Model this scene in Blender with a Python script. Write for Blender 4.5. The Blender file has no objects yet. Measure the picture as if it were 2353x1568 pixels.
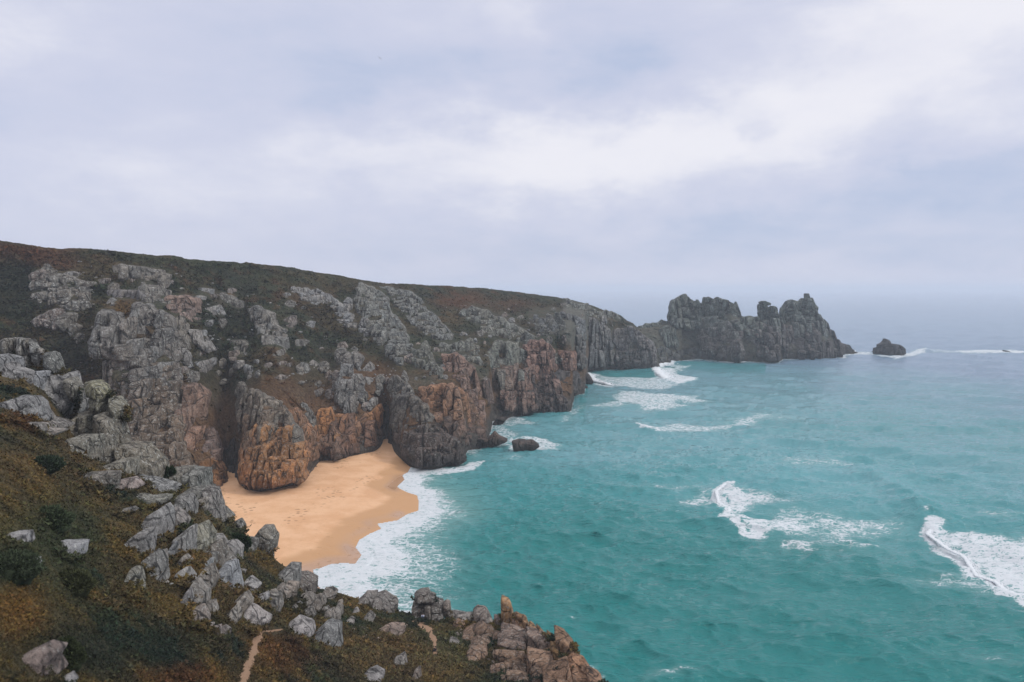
import bpy, math, random
import numpy as np
C = bpy.context.scene
COL = C.collection
RNG = np.random.default_rng(7)
random.seed(7)

# ------------------------------------------------------------------ camera
FPX, CX, CY, HZ, HC = 1788.0, 1176.5, 784.0, 664.0, 80.0   # measures of the picture, 2353 x 1568
PITCH = math.atan((CY - HZ) / FPX)
cam_d = bpy.data.cameras.new('camera'); cam = bpy.data.objects.new('camera', cam_d); COL.objects.link(cam)
cam.location = (0, 0, HC); cam.rotation_euler = (math.pi / 2 - PITCH, 0, 0)
cam_d.sensor_width = 36; cam_d.lens = 36 * FPX / 2353
cam_d.clip_start = 0.5; cam_d.clip_end = 90000
cam_d.dof.use_dof = True; cam_d.dof.focus_distance = 420
cam_d.dof.aperture_fstop = cam_d.lens / 1000 / 0.075
C.camera = cam

# ------------------------------------------------------------------ exposure, sun
C.view_settings.view_transform = 'Standard'; C.view_settings.look = 'None'
C.view_settings.gamma = 1; C.view_settings.exposure = 0.0
SUN_EL, SUN_AZ = math.radians(40), math.radians(98)      # azimuth clockwise from +Y
sun_d = bpy.data.lights.new('sun', 'SUN'); sun_d.energy = 1.5; sun_d.angle = math.radians(11); sun_d.color = (1, .96, .9)
sun = bpy.data.objects.new('sun', sun_d); COL.objects.link(sun); sun.location = (0, -50, 300)
sun.rotation_euler = (math.pi / 2 - SUN_EL, 0, math.pi - SUN_AZ)
C.cycles.volume_bounces = 6; C.cycles.max_bounces = 8; C.cycles.diffuse_bounces = 3
C.cycles.transparent_max_bounces = 8

# ------------------------------------------------------------------ node helper
class NT:
    def __init__(s, tree): s.t = tree; s.t.nodes.clear()
    def n(s, typ, **kw):
        nd = s.t.nodes.new(typ)
        ins = kw.pop('ins', {})
        for k, v in kw.items(): setattr(nd, k, v)
        for k, v in ins.items():
            sock = nd.inputs[k]
            if isinstance(v, bpy.types.NodeSocket): s.t.links.new(v, sock)
            else: sock.default_value = v
        return nd
    def m(s, op, a, b=0.0, c=None, clamp=False):
        nd = s.n('ShaderNodeMath', operation=op, use_clamp=clamp)
        for i, v in enumerate((a, b, c)):
            if v is None: continue
            if isinstance(v, bpy.types.NodeSocket): s.t.links.new(v, nd.inputs[i])
            else: nd.inputs[i].default_value = v
        return nd.outputs[0]
    def mix(s, f, a, b, mode='MIX'):
        nd = s.n('ShaderNodeMix', data_type='RGBA', blend_type=mode, clamp_factor=True)
        for i, v in ((0, f), (6, a), (7, b)):
            if isinstance(v, bpy.types.NodeSocket): s.t.links.new(v, nd.inputs[i])
            else: nd.inputs[i].default_value = (v if i == 0 else (tuple(v) + (1,))[:4])
        return nd.outputs[2]
    def ss(s, v, lo, hi, a=0.0, b=1.0):
        nd = s.n('ShaderNodeMapRange', interpolation_type='SMOOTHSTEP', ins={1: lo, 2: hi, 3: a, 4: b})
        s.t.links.new(v, nd.inputs[0]); return nd.outputs[0]
    def noise(s, vec, scale, detail=4, rough=.55, dist=0.0):
        nd = s.n('ShaderNodeTexNoise', ins={'Scale': scale, 'Detail': detail, 'Roughness': rough, 'Distortion': dist})
        if vec is not None: s.t.links.new(vec, nd.inputs['Vector'])
        return nd.outputs['Fac']
    def vor(s, vec, scale, feature='F1', rnd=1.0):
        nd = s.n('ShaderNodeTexVoronoi', feature=feature, ins={'Scale': scale, 'Randomness': rnd})
        s.t.links.new(vec, nd.inputs['Vector']); return nd
    def mapping(s, vec, scale=(1, 1, 1), rot=(0, 0, 0), loc=(0, 0, 0)):
        nd = s.n('ShaderNodeMapping', ins={'Scale': scale, 'Rotation': rot, 'Location': loc})
        s.t.links.new(vec, nd.inputs['Vector']); return nd.outputs[0]

# ------------------------------------------------------------------ sky
W = bpy.data.worlds.new('World'); C.world = W; W.use_nodes = True
nt = NT(W.node_tree)
tc = nt.n('ShaderNodeTexCoord').outputs['Generated']
sp = nt.n('ShaderNodeSeparateXYZ', ins={0: tc})
X, Y, Z = sp.outputs
az = nt.m('ARCTAN2', X, Y)
el = nt.m('ARCSINE', Z)
cv = nt.n('ShaderNodeCombineXYZ', ins={0: az, 1: el, 2: 0.0}).outputs[0]
warp = nt.n('ShaderNodeTexNoise', ins={'Scale': 5.0, 'Detail': 6.0, 'Roughness': .62})
W.node_tree.links.new(nt.mapping(cv, (1, 1.8, 1)), warp.inputs['Vector'])
wsp = nt.n('ShaderNodeSeparateColor', ins={0: warp.outputs['Color']})
azw = nt.m('ADD', az, nt.m('MULTIPLY', nt.m('SUBTRACT', wsp.outputs[0], .5), .34))
elw = nt.m('ADD', el, nt.m('MULTIPLY', nt.m('SUBTRACT', wsp.outputs[1], .5), .16))
def px_az(px): return math.atan((px - CX) / FPX)
def py_el(py): return math.atan((HZ - py) / FPX)
def blob(px, py, rx, ry, tilt=0.0):
    a = nt.m('SUBTRACT', azw, px_az(px)); e = nt.m('SUBTRACT', elw, py_el(py))
    e = nt.m('SUBTRACT', e, nt.m('MULTIPLY', a, tilt))
    q = nt.m('ADD', nt.m('POWER', nt.m('ABSOLUTE', nt.m('DIVIDE', a, rx / FPX)), 2.0),
             nt.m('POWER', nt.m('ABSOLUTE', nt.m('DIVIDE', e, ry / FPX)), 2.0))
    return nt.m('EXPONENT', nt.m('MULTIPLY', q, -1.0))
n1 = nt.noise(nt.mapping(cv, (1, 2.2, 1), loc=(3, 1, 0)), 3.2, 7, .55, .35)
n2 = nt.noise(nt.mapping(cv, (1, 2.8, 1), loc=(9, 4, 0)), 9.0, 6, .6, .3)
bright = nt.m('ADD', nt.m('MULTIPLY', nt.m('SUBTRACT', n1, .5), .50), nt.m('MULTIPLY', nt.m('SUBTRACT', n2, .5), .36))
for (px, py, rx, ry, t, amp) in ((1500, 350, 480, 100, .12, .44), (1000, 345, 420, 90, .0, .26), (1950, 220, 360, 120, .3, .22), (2380, 40, 330, 150, 0, .6),
                                 (300, 455, 230, 55, -.1, .22), (780, 400, 170, 45, 0, .16), (20, 170, 110, 90, 0, .22), (1180, 60, 130, 160, -.8, .2),
                                 (2230, 450, 260, 60, 0, -.34), (1330, 150, 240, 120, 0, -.32), (1000, 210, 280, 90, 0, -.2), (200, 330, 300, 140, 0, -.12),
                                 (700, 130, 330, 150, 0, -.16), (1700, 560, 1500, 70, 0, -.28), (950, 400, 160, 35, .1, -.14), (1725, 310, 60, 40, 0, -.3)):
    bright = nt.m('ADD', bright, nt.m('MULTIPLY', blob(px, py, rx, ry, t), amp))
base = nt.m('ADD', nt.m('MULTIPLY', bright, 1.0), .53)
c_dark = (.45, .54, .74); c_mid = (.635, .665, .82); c_hi = (.89, .885, .95)
skyc = nt.mix(nt.ss(base, 0.0, .5), c_dark, c_mid)
skyc = nt.mix(nt.ss(base, .42, 1.05), skyc, c_hi)
# an overcast dome is brighter overhead than at the horizon
zen = nt.ss(el, math.radians(24), math.radians(75), 1.0, 2.1)
skyc = nt.mix(nt.ss(el, math.radians(20), math.radians(50)), skyc, (.66, .645, .67))
zz = nt.n('ShaderNodeVectorMath', operation='SCALE', ins={0: skyc, 'Scale': zen}).outputs[0]
sk = nt.n('ShaderNodeTexSky', sky_type='NISHITA', sun_disc=False, sun_elevation=SUN_EL, sun_rotation=SUN_AZ)
clouds10 = nt.n('ShaderNodeVectorMath', operation='SCALE', ins={0: zz, 'Scale': 10.0}).outputs[0]
skymix = nt.mix(.94, sk.outputs[0], clouds10)
bg = nt.n('ShaderNodeBackground', ins={'Color': skymix, 'Strength': .1})
nt.n('ShaderNodeOutputWorld', ins={0: bg.outputs[0]})

# ------------------------------------------------------------------ geometry helpers
cp, spi = math.cos(PITCH), math.sin(PITCH)
def P(px, py, d):
    """point of the world seen at picture place (px,py) at forward distance d"""
    px = np.asarray(px, float); py = np.asarray(py, float); d = np.asarray(d, float)
    vr = (px - CX) / FPX; vu = (CY - py) / FPX
    dy = cp + vu * spi; dz = -spi + vu * cp
    return np.stack([vr * d / dy, d + 0 * vr, HC + dz / dy * d], -1)
def DZ(py, z=0.0):
    vu = (CY - np.asarray(py, float)) / FPX
    return (z - HC) * (cp + vu * spi) / (-spi + vu * cp)
def G(px, py, z=0.0): return P(px, py, DZ(py, z))

def _h(ix, iy, iz, seed):
    h = (ix.astype(np.int64) * 374761393 + iy.astype(np.int64) * 668265263 + iz.astype(np.int64) * 2147483647 + seed * 974711) & 0xffffffff
    h = ((h ^ (h >> 13)) * 1274126177) & 0xffffffff
    h = ((h ^ (h >> 16)) * 2246822519) & 0xffffffff
    return ((h ^ (h >> 15)) & 0xffffff) / float(0xffffff)
def vn(p, seed=0):
    f = np.floor(p); t = p - f; t = t * t * (3 - 2 * t)
    i = f.astype(np.int64); x, y, z = i[..., 0], i[..., 1], i[..., 2]
    a, b, c = t[..., 0], t[..., 1], t[..., 2]
    def L(u, v, w): return u + (v - u) * w
    return L(L(L(_h(x, y, z, seed), _h(x + 1, y, z, seed), a), L(_h(x, y + 1, z, seed), _h(x + 1, y + 1, z, seed), a), b),
             L(L(_h(x, y, z + 1, seed), _h(x + 1, y, z + 1, seed), a), L(_h(x, y + 1, z + 1, seed), _h(x + 1, y + 1, z + 1, seed), a), b), c)
def fbm(p, o=4, seed=0, g=.5):
    s = 0; a = 1; n = 0
    for k in range(o):
        s = s + a * vn(p * (2.03 ** k) + 17.3 * k, seed + k); n += a; a *= g
    return s / n - .5
def sst(x, a, b):
    t = np.clip((x - a) / (b - a), 0, 1); return t * t * (3 - 2 * t)
def tab(pts): 
    xs = np.array([p[0] for p in pts], float); ys = np.array([p[1] for p in pts], float)
    return lambda x: np.interp(x, xs, ys)
def inpoly(px, py, poly):
    px = np.asarray(px, float); py = np.asarray(py, float); r = np.zeros(px.shape, bool)
    n = len(poly)
    for i in range(n):
        x0, y0 = poly[i]; x1, y1 = poly[(i + 1) % n]
        if y0 == y1: continue
        c = ((y0 > py) != (y1 > py)) & (px < (x1 - x0) * (py - y0) / (y1 - y0) + x0)
        r ^= c
    return r
def segdist(x, y, line):
    d = np.full(np.shape(x), 1e9); 
    for (x0, y0), (x1, y1) in zip(line[:-1], line[1:]):
        dx, dy = x1 - x0, y1 - y0; L2 = dx * dx + dy * dy + 1e-9
        t = np.clip(((x - x0) * dx + (y - y0) * dy) / L2, 0, 1)
        d = np.minimum(d, np.hypot(x - x0 - t * dx, y - y0 - t * dy))
    return d
def mesh(name, v, f, mat=None, parent=None, cols=None, smooth=True, attrs=None):
    me = bpy.data.meshes.new(name)
    v = np.asarray(v, np.float32).reshape(-1, 3); f = np.asarray(f, np.int32)
    k = f.shape[1]
    me.vertices.add(len(v)); me.vertices.foreach_set('co', v.ravel())
    me.loops.add(f.size); me.loops.foreach_set('vertex_index', f.ravel())
    me.polygons.add(len(f)); me.polygons.foreach_set('loop_start', np.arange(0, f.size, k, dtype=np.int32))
    me.polygons.foreach_set('loop_total', np.full(len(f), k, np.int32))
    me.update(calc_edges=True)
    me.polygons.foreach_set('use_smooth', np.full(len(f), smooth, bool))
    if cols is not None:
        a = me.color_attributes.new('col', 'FLOAT_COLOR', 'POINT')
        c = np.ones((len(v), 4), np.float32); c[:, :cols.shape[1]] = cols; a.data.foreach_set('color', c.ravel())
    for k2, val in (attrs or {}).items():
        a = me.attributes.new(k2, 'FLOAT', 'POINT'); a.data.foreach_set('value', np.asarray(val, np.float32).ravel())
    o = bpy.data.objects.new(name, me); COL.objects.link(o)
    if mat: me.materials.append(mat)
    if parent: o.parent = parent
    return o
def tag(o, label=None, cat=None, group=None, kind=None):
    if label: o['label'] = label
    if cat: o['category'] = cat
    if group: o['group'] = group
    if kind: o['kind'] = kind
    return o
def gridfaces(nr, nc):
    i = np.arange(nr - 1)[:, None] * nc + np.arange(nc - 1)[None]
    return np.stack([i, i + 1, i + nc + 1, i + nc], -1).reshape(-1, 4)

# ------------------------------------------------------------------ materials
def mat(name):
    m = bpy.data.materials.new(name); m.use_nodes = True
    return m, NT(m.node_tree)
def out(nt_, bsdf): nt_.n('ShaderNodeOutputMaterial', ins={0: bsdf})
def attr(nt_, nm, o=0): return nt_.n('ShaderNodeAttribute', attribute_name=nm).outputs[o]

def rock_material(name, k=1.0, bump=1.0, dirt=1.0):
    """jointed granite; k scales the detail (1 = near rocks, smaller = bigger detail for far cliffs)"""
    m, t = mat(name)
    pos = t.n('ShaderNodeNewGeometry').outputs['Position']
    c = attr(t, 'col'); pale = attr(t, 'lich')
    fine = t.noise(pos, 4.2 * k, 7, .72)
    mid = t.noise(pos, .7 * k, 6, .62)
    streak = t.noise(t.mapping(pos, (1, 1, .22), rot=(.06, .04, 0)), 1.0 * k, 6, .7)
    wob = t.n('ShaderNodeVectorMath', operation='SCALE', ins={0: t.n('ShaderNodeTexNoise', ins={'Vector': pos, 'Scale': .7 * k, 'Detail': 4.0}).outputs['Color'], 'Scale': 1.1 / k}).outputs[0]
    wp = t.n('ShaderNodeVectorMath', operation='ADD', ins={0: pos, 1: wob}).outputs[0]
    v1 = t.mapping(wp, (1, 1, .3), rot=(.1, .07, .3))
    edge = t.vor(v1, .5 * k, 'DISTANCE_TO_EDGE').outputs[0]
    cell = t.n('ShaderNodeSeparateColor', ins={0: t.vor(v1, .5 * k).outputs['Color']}).outputs[0]
    flat_ = t.mapping(wp, (.35, .35, 1), rot=(.05, -.06, .2)); edge2 = t.vor(flat_, .42 * k, 'DISTANCE_TO_EDGE').outputs[0]
    brk = t.ss(t.noise(pos, .45 * k, 3, .6), .42, .56)
    cr = t.m('MULTIPLY', t.m('SUBTRACT', 1.0, t.ss(edge, 0.0, .07)), brk)
    cr2 = t.m('MULTIPLY', t.m('SUBTRACT', 1.0, t.ss(edge2, 0.0, .07)), t.m('SUBTRACT', 1.0, brk))
    crs = t.m('MAXIMUM', cr, t.m('MULTIPLY', cr2, .8))
    base = t.mix(t.ss(mid, .3, .7), t.mix(.5, c, (0, 0, 0)), t.mix(.10, t.mix(1.0, c, (1.25, 1.25, 1.25), 'MULTIPLY'), (.62, .57, .52)))
    base = t.mix(t.m('MULTIPLY', t.ss(cell, .4, 1.0), .35), base, t.mix(.5, c, (.02, .02, .02)))
    base = t.mix(t.m('MULTIPLY', t.ss(streak, .5, .64), .6 * dirt), base, t.mix(.75, c, (.01, .012, .014)))
    lich = t.ss(t.noise(pos, 2.2 * k, 7, .78, .3), .53, .60)
    base = t.mix(t.m('MULTIPLY', lich, pale), base, (.54, .55, .52))
    base = t.mix(t.m('MULTIPLY', t.ss(fine, .5, .62), .75 * dirt), base, t.mix(.75, base, (0.01, .01, .01)))
    base = t.mix(t.m('MULTIPLY', crs, .85), base, (.010, .010, .011))
    hgt = t.m('ADD', t.m('MULTIPLY', crs, -.35 / k), t.m('ADD', t.m('MULTIPLY', fine, .35 / k), t.m('ADD', t.m('MULTIPLY', cell, .22 / k), t.m('MULTIPLY', t.m('ADD', mid, streak), .8 / k))))
    b = t.n('ShaderNodeBump', ins={'Height': hgt, 'Strength': .9 * bump, 'Distance': 1.0})
    bs = t.n('ShaderNodeBsdfPrincipled', ins={'Base Color': base, 'Roughness': .85, 'Normal': b.outputs[0]})
    bs.inputs['Specular IOR Level'].default_value = .25
    out(t, bs.outputs[0]); return m
M_ROCK = rock_material('granite_near', 1.1, 1.0, .85)
M_ROCKF = rock_material('granite_far', .42, 1.0)
M_ROCKFF = rock_material('granite_distant', .17, 1.0)

def veg_material(name, k):
    m, t = mat(name)
    pos = t.n('ShaderNodeNewGeometry').outputs['Position']
    c = attr(t, 'col')
    a = t.noise(pos, 1.6 * k, 6, .7); b2 = t.noise(pos, .28 * k, 5, .6)
    base = t.mix(t.ss(a, .35, .7), t.mix(.55, c, (0, 0, 0)), t.mix(.1, c, (.5, .4, .2)))
    base = t.mix(t.m('MULTIPLY', t.ss(b2, .5, .75), .4), base, t.mix(.6, c, (.015, .02, .012)))
    bp = t.n('ShaderNodeBump', ins={'Height': t.m('ADD', t.m('MULTIPLY', a, .35 / k), t.m('MULTIPLY', b2, .8 / k)), 'Strength': .9, 'Distance': 1.0})
    bs = t.n('ShaderNodeBsdfPrincipled', ins={'Base Color': base, 'Roughness': .95, 'Normal': bp.outputs[0]})
    bs.inputs['Specular IOR Level'].default_value = .1
    out(t, bs.outputs[0]); return m
M_VEG = veg_material('heath', 1.6); M_VEGF = veg_material('heath_far', .5)
def leaf_material():
    m, t = mat('leafy_growth')
    c = attr(t, 'col')
    bs = t.n('ShaderNodeBsdfPrincipled', ins={'Base Color': c, 'Roughness': .9})
    bs.inputs['Specular IOR Level'].default_value = .12
    out(t, bs.outputs[0]); return m
M_LEAF = leaf_material()
def plain(name, col, rough=.8):
    m, t = mat(name)
    n = t.noise(t.n('ShaderNodeNewGeometry').outputs['Position'], 9, 4)
    bs = t.n('ShaderNodeBsdfPrincipled', ins={'Base Color': t.mix(n, tuple(x * .8 for x in col), tuple(min(1, x * 1.15) for x in col)), 'Roughness': rough})
    out(t, bs.outputs[0]); return m

# ------------------------------------------------------------------ picture regions used while measuring
REG = {'D': (0, 0, 1), '1': (0, 527, .28), '2': (564.7, 583.5, .32), '3': (1223.5, 640, .48), '4': (0, 847, .28),
       '5': (0, 1129.4, .28), '6': (564.7, 1254.6, .36), '7': (1411.8, 1035.3, .4), '8': (470.6, 988.2, .28), '9': (1957.7, 753, .168),
       'a': (1270.6, 809.4, .24)}
def R(tagc, pts):
    x, y, s = REG[tagc]; return [(x + a * s, y + b * s) for a, b in pts]

# ------------------------------------------------------------------ LAYER B: the long mainland cliff
B_SKY = tab([(-200, 530), (-60, 545), (0, 552), (60, 561), (100, 567), (200, 574), (300, 581), (400, 589), (450, 598), (550, 603), (650, 613), (750, 629), (850, 647),
             (880, 651), (1000, 656), (1100, 662), (1200, 673), (1300, 687), (1350, 699), (1400, 718), (1425, 724), (1440, 737), (1455, 744), (1480, 768), (1505, 795), (1514, 840), (1518, 849)])
B_BASE = tab([(-200, 1150), (200, 1150), (470, 1128), (490, 1122), (520, 1104), (560, 1115), (600, 1120), (660, 1108), (700, 1098), (735, 1055), (780, 1050), (800, 1043),
              (885, 1025), (905, 1038), (940, 1062), (985, 1068), (1064, 1058), (1074, 1028), (1120, 1016), (1132, 972), (1190, 950), (1240, 944), (1312, 942), (1322, 906), (1342, 905), (1352, 852), (1420, 845), (1510, 847), (1518, 849)])
B_ZB = tab([(480, 3.2), (860, 3.2), (935, 0.3), (2000, 0)])
B_DT = tab([(-200, 360), (0, 385), (200, 415), (400, 455), (600, 515), (850, 590), (1000, 670), (1200, 760), (1300, 800), (1420, 840), (1480, 812), (1518, 790)])
B_TC = tab([(-200, .5), (0, .5), (200, .6), (330, .74), (480, .7), (560, .45), (700, .4), (850, .4), (1000, .45), (1200, .5), (1300, .7), (1400, .85), (1518, .9)])
B_GC = tab([(0, .3), (200, .35), (330, .42), (480, .4), (600, .16), (1300, .16), (1400, .3), (1518, .4)])

# relief maps, rastered at 4 px of the picture
RS = 4.0; RW, RH = 620, 420; ROX, ROY = -60.0, 500.0
rgx, rgy = np.meshgrid(ROX + np.arange(RW) * RS, ROY + np.arange(RH) * RS)
relief = {k: np.zeros((RH, RW)) for k in 'ABC'}
rockm = {k: np.zeros((RH, RW)) for k in 'ABC'}
def blur(a, r):
    for ax in (0, 1):
        for _ in range(2):
            c = np.cumsum(np.pad(a, [(r + 1, r) if i == ax else (0, 0) for i in (0, 1)], mode='edge'), axis=ax)
            n = a.shape[ax]
            a = (np.take(c, np.arange(n) + 2 * r + 1, ax) - np.take(c, np.arange(n), ax)) / (2 * r + 1)
    return a
def rsample(img, px, py):
    fx = np.clip((np.asarray(px, float) - ROX) / RS, 0, RW - 1.001); fy = np.clip((np.asarray(py, float) - ROY) / RS, 0, RH - 1.001)
    i = fx.astype(int); j = fy.astype(int); a = fx - i; b = fy - j
    return (img[j, i] * (1 - a) + img[j, i + 1] * a) * (1 - b) + (img[j + 1, i] * (1 - a) + img[j + 1, i + 1] * a) * b

def D_B0(px, py):
    px = np.asarray(px, float); py = np.asarray(py, float)
    s, b = B_SKY(px), B_BASE(px)
    db = DZ(b, B_ZB(px)); dt = B_DT(px)
    t = (b - py) / np.maximum(b - s, 1)
    tcv, gc = B_TC(px), B_GC(px)
    tt = np.clip(t, 0, 1.0)
    g = np.where(tt < tcv, gc * tt / tcv, gc + (1 - gc) * (np.clip((tt - tcv) / (1 - tcv), 0, 1)) ** 1.2)
    return db + np.maximum(dt - db, 15) * g
C_SKY = tab([(1425, 800), (1440, 775), (1452, 754), (1500, 749), (1535, 738), (1560, 715), (1600, 718), (1613, 728), (1622, 728), (1680, 718), (1708, 727), (1742, 730), (1790, 738), (1830, 716), (1868, 722), (1890, 752), (1915, 780), (1940, 797), (1958, 806), (1968, 810)])
C_BASE = tab([(1425, 849), (1500, 845), (1559, 831), (1569, 825), (1607, 825), (1684, 831), (1790, 831), (1800, 826), (1881, 824), (1919, 820), (1945, 813), (1968, 810.5)])
def D_C0(px, py):
    px = np.asarray(px, float); s, b = C_SKY(px), C_BASE(px)
    db = DZ(b, 0); t = np.clip((b - py) / np.maximum(b - s, 1), 0, 1)
    wid = np.interp(px, [1425, 1500, 1600, 1850, 1940, 1968], [90, 85, 75, 60, 25, 8])
    return db + wid * np.where(t < .6, .45 * t / .6, .45 + .55 * ((t - .6) / .4) ** 1.2)
A_SKY = tab([(-300, 800), (-40, 815), (0, 822), (60, 850), (100, 885), (170, 985), (250, 1040), (370, 1105), (465, 1115), (500, 1165), (580, 1245), (640, 1292), (730, 1352), (800, 1369), (900, 1402), (1000, 1424), (1060, 1420), (1150, 1432), (1200, 1452), (1290, 1484), (1340, 1532), (1400, 1592), (1520, 1735)])
A_DS = tab([(-300, 160), (0, 152), (180, 138), (300, 128), (465, 132), (620, 128), (720, 138), (950, 146), (1100, 146), (1200, 130), (1300, 112), (1400, 100), (1520, 92)])
A_DB = tab([(-300, 22), (0, 28), (300, 38), (600, 54), (900, 72), (1200, 82), (1400, 88), (1520, 90)])
def D_A0(px, py):
    px = np.asarray(px, float); s = A_SKY(px)
    t = np.clip((py - s) / (1760 - s), 0, 1)
    d = 1 / ((1 - t) / A_DS(px) + t / A_DB(px))
    return d + np.clip(s - py, 0, 200) * .012
D0 = {'A': D_A0, 'B': D_B0, 'C': D_C0}
def DD(L, px, py): return D0[L](px, py) - rsample(relief[L], px, py)
def rockmask(L, px, py): return rsample(rockm[L], px, py)

# ------------------------------------------------------------------ crag lists: (label, layer, region, polygon, block w, block h [m], lean, relief m, tint, lichen)
GREY = (.31, .29, .25); GG = (.26, .27, .225); PALE = (.40, .395, .38); PINK = (.40, .25, .18); ORA = (.50, .22, .07); BRN = (.27, .18, .125); DRK = (.10, .095, .095); OLV = (.27, .255, .17)
CR = []
def crag(name, cat, label, L, reg, poly, w, h, lean=0.0, rel=0.0, tint=GREY, lich=.5, low=None, thick=None, dark_below=None, group=None, dofs=0.0):
    CR.append(dict(name=name, cat=cat, label=label, L=L, poly=R(reg, poly), w=w, h=h, lean=lean, rel=rel, tint=tint, lich=lich, low=low, thick=thick, wet=dark_below, group=group, dofs=dofs))
OC, OCc = 'rock_outcrop', 'rock outcrop'
CL, CLc = 'rock_buttress', 'rock buttress'
# --- mainland, left
crag(OC, OCc, 'pale blocky outcrop at the far left of the heath slope, just below the rust bracken', 'B', '1', [(270,430),(390,400),(480,360),(620,410),(750,430),(740,600),(780,620),(640,690),(480,620),(300,620)], 4.5, 4, .2, 3, GREY, .8)
crag(OC, OCc, 'small pinkish split outcrop just below the pale blocky one at the far left', 'B', '1', [(270,760),(340,700),(400,670),(500,660),(560,750),(480,830),(400,800),(290,800)], 4, 4.5, .1, 2.5, (.34, .28, .25), .8)
crag(OC, OCc, 'summit outcrop with an upright grey tower, topmost rock of the big left face', 'B', '1', [(930,300),(1180,310),(1260,330),(1380,370),(1370,420),(1310,480),(1380,500),(1390,640),(1180,600),(1150,420),(1000,420),(950,350)], 5, 7, .05, 5, GREY, .55)
crag(OC, OCc, 'low band of upright grey slabs under the summit outcrop', 'B', '1', [(830,495),(1150,500),(1220,600),(1100,600),(960,590)], 4, 8, .05, 2, (.33,.31,.3), .4)
crag(CL, CLc, 'huge fractured grey rock face on the left, broadest buttress above the beach', 'B', '1', [(815,660),(950,680),(1000,790),(1070,720),(1090,610),(1200,610),(1340,680),(1400,760),(1430,960),(1450,1150),(1470,1520),(1500,1780),(1600,1980),(1300,1940),(1060,1850),(1060,1430),(860,1240),(870,1080),(715,1000),(750,900)], 5.5, 8, .06, 7, (.29,.275,.25), .6, low=(.30,.22,.15))
crag(OC, OCc, 'pink streaked rock shoulder right of the summit outcrop', 'B', '1', [(1390,540),(1500,540),(1600,560),(1650,770),(1530,760),(1400,700)], 6, 9, .1, 3, (.38,.27,.22), .3)
crag(OC, OCc, 'cluster of grey pillars below the pink streaked shoulder', 'B', '1', [(1400,800),(1460,700),(1530,780),(1580,960),(1540,1000),(1460,940)], 3.5, 8, .05, 2.5, GREY, .5)
crag(OC, OCc, 'pale upright slab pair on dark heath right of the grey pillars', 'B', '1', [(1560,820),(1670,830),(1760,1000),(1700,1030),(1600,920)], 3.5, 7, .1, 2, PALE, .6)
crag(OC, OCc, 'ribbed pale outcrop halfway down the dark gully slope, beside the big face', 'B', '1', [(1430,970),(1540,1000),(1580,1140),(1460,1100)], 2.6, 8, .05, 2, PALE, .5)
crag(OC, OCc, 'ribbed pale outcrop just right of and below the other ribbed one', 'B', '1', [(1600,1090),(1720,1070),(1725,1160),(1680,1200),(1610,1140)], 2.4, 6, .05, 1.5, PALE, .5)
crag(CL, CLc, 'orange slab wall with a vertical edge, right flank of the huge grey face', 'B', '4', [(1470,170),(1560,130),(1670,200),(1660,350),(1620,600),(1610,800),(1560,720),(1500,600),(1470,380)], 5, 12, .05, 4, (.42,.25,.17), .25)
crag(OC, OCc, 'pair of small pale blocks high on the green slope', 'B', '1', [(1640,480),(1740,490),(1740,550),(1650,540)], 3.5, 4, 0, 1, PALE, .5)
crag(OC, OCc, 'low pale jumble of blocks under the pair of small pale blocks', 'B', '1', [(1680,650),(1800,620),(1840,710),(1750,710)], 3, 3, 0, 1, PALE, .7)
crag(OC, OCc, 'stepped grey outcrop under the yellow grass tuft', 'B', '1', [(1750,520),(1890,540),(1980,590),(1980,680),(1900,640),(1800,600)], 3.5, 5, .1, 1.5, GREY, .6)
crag(OC, OCc, 'squat banded tower on the slope with rounded top and overhanging foot', 'B', '1', [(2030,650),(2130,630),(2250,690),(2260,780),(2340,830),(2360,980),(2330,1060),(2250,1085),(2240,1030),(2340,960),(2180,960),(2110,880),(2100,800),(2050,740)], 5, 6, .03, 4, (.32,.31,.28), .6)
crag(OC, OCc, 'square grey block outcrop left of the foot of the banded tower', 'B', '1', [(1900,910),(2000,910),(2040,950),(2030,1060),(1950,1030)], 5, 5, 0, 1.5, GREY, .4)
crag(OC, OCc, 'narrow pale rib sloping down right above the beach buttress', 'B', '1', [(1930,1080),(2060,1130),(2100,1200),(2040,1210),(1990,1150)], 3, 4, .1, 1.5, PALE, .6)
# --- beach cliffs
crag(CL, CLc, 'tall rounded buttress standing on the sand, grey above and orange below', 'B', 'D', [(546,878),(582,898),(610,911),(640,926),(659,945),(690,1000),(705,1050),(700,1103),(640,1112),(595,1125),(552,1108),(548,1060),(560,1000),(540,950)], 4.2, 8, -.03, 7, (.30,.26,.205), .35, low=(.60,.27,.085))
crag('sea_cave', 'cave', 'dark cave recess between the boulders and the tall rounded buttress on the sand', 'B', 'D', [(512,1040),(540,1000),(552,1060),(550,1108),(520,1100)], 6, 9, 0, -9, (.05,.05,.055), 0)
crag(CL, CLc, 'low orange boulders heaped at the left end of the beach', 'B', '4', [(1640,760),(1700,745),(1800,770),(1840,880),(1860,960),(1780,980),(1680,990),(1640,850)], 3.6, 4, .05, 2, (.5,.23,.08), .1)
crag(OC, OCc, 'pinkish rib climbing out of the gully above the orange beach boulders', 'B', '4', [(1700,480),(1750,500),(1790,620),(1800,760),(1690,745),(1650,700),(1680,560)], 3.6, 5, .05, 2.5, (.34,.23,.19), .3)
crag(CL, CLc, 'slanting brown rib next right of the tall rounded buttress', 'B', '2', [(300,1120),(350,1110),(420,1170),(490,1300),(525,1470),(420,1500),(370,1350)], 3.5, 7, .1, 4, (.44,.22,.105), .25)
crag(OC, OCc, 'thin grey spike leaning between two brown beach ribs', 'B', '2', [(400,1060),(440,1090),(500,1180),(500,1300),(440,1200)], 2.5, 7, .15, 2, GREY, .4)
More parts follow.
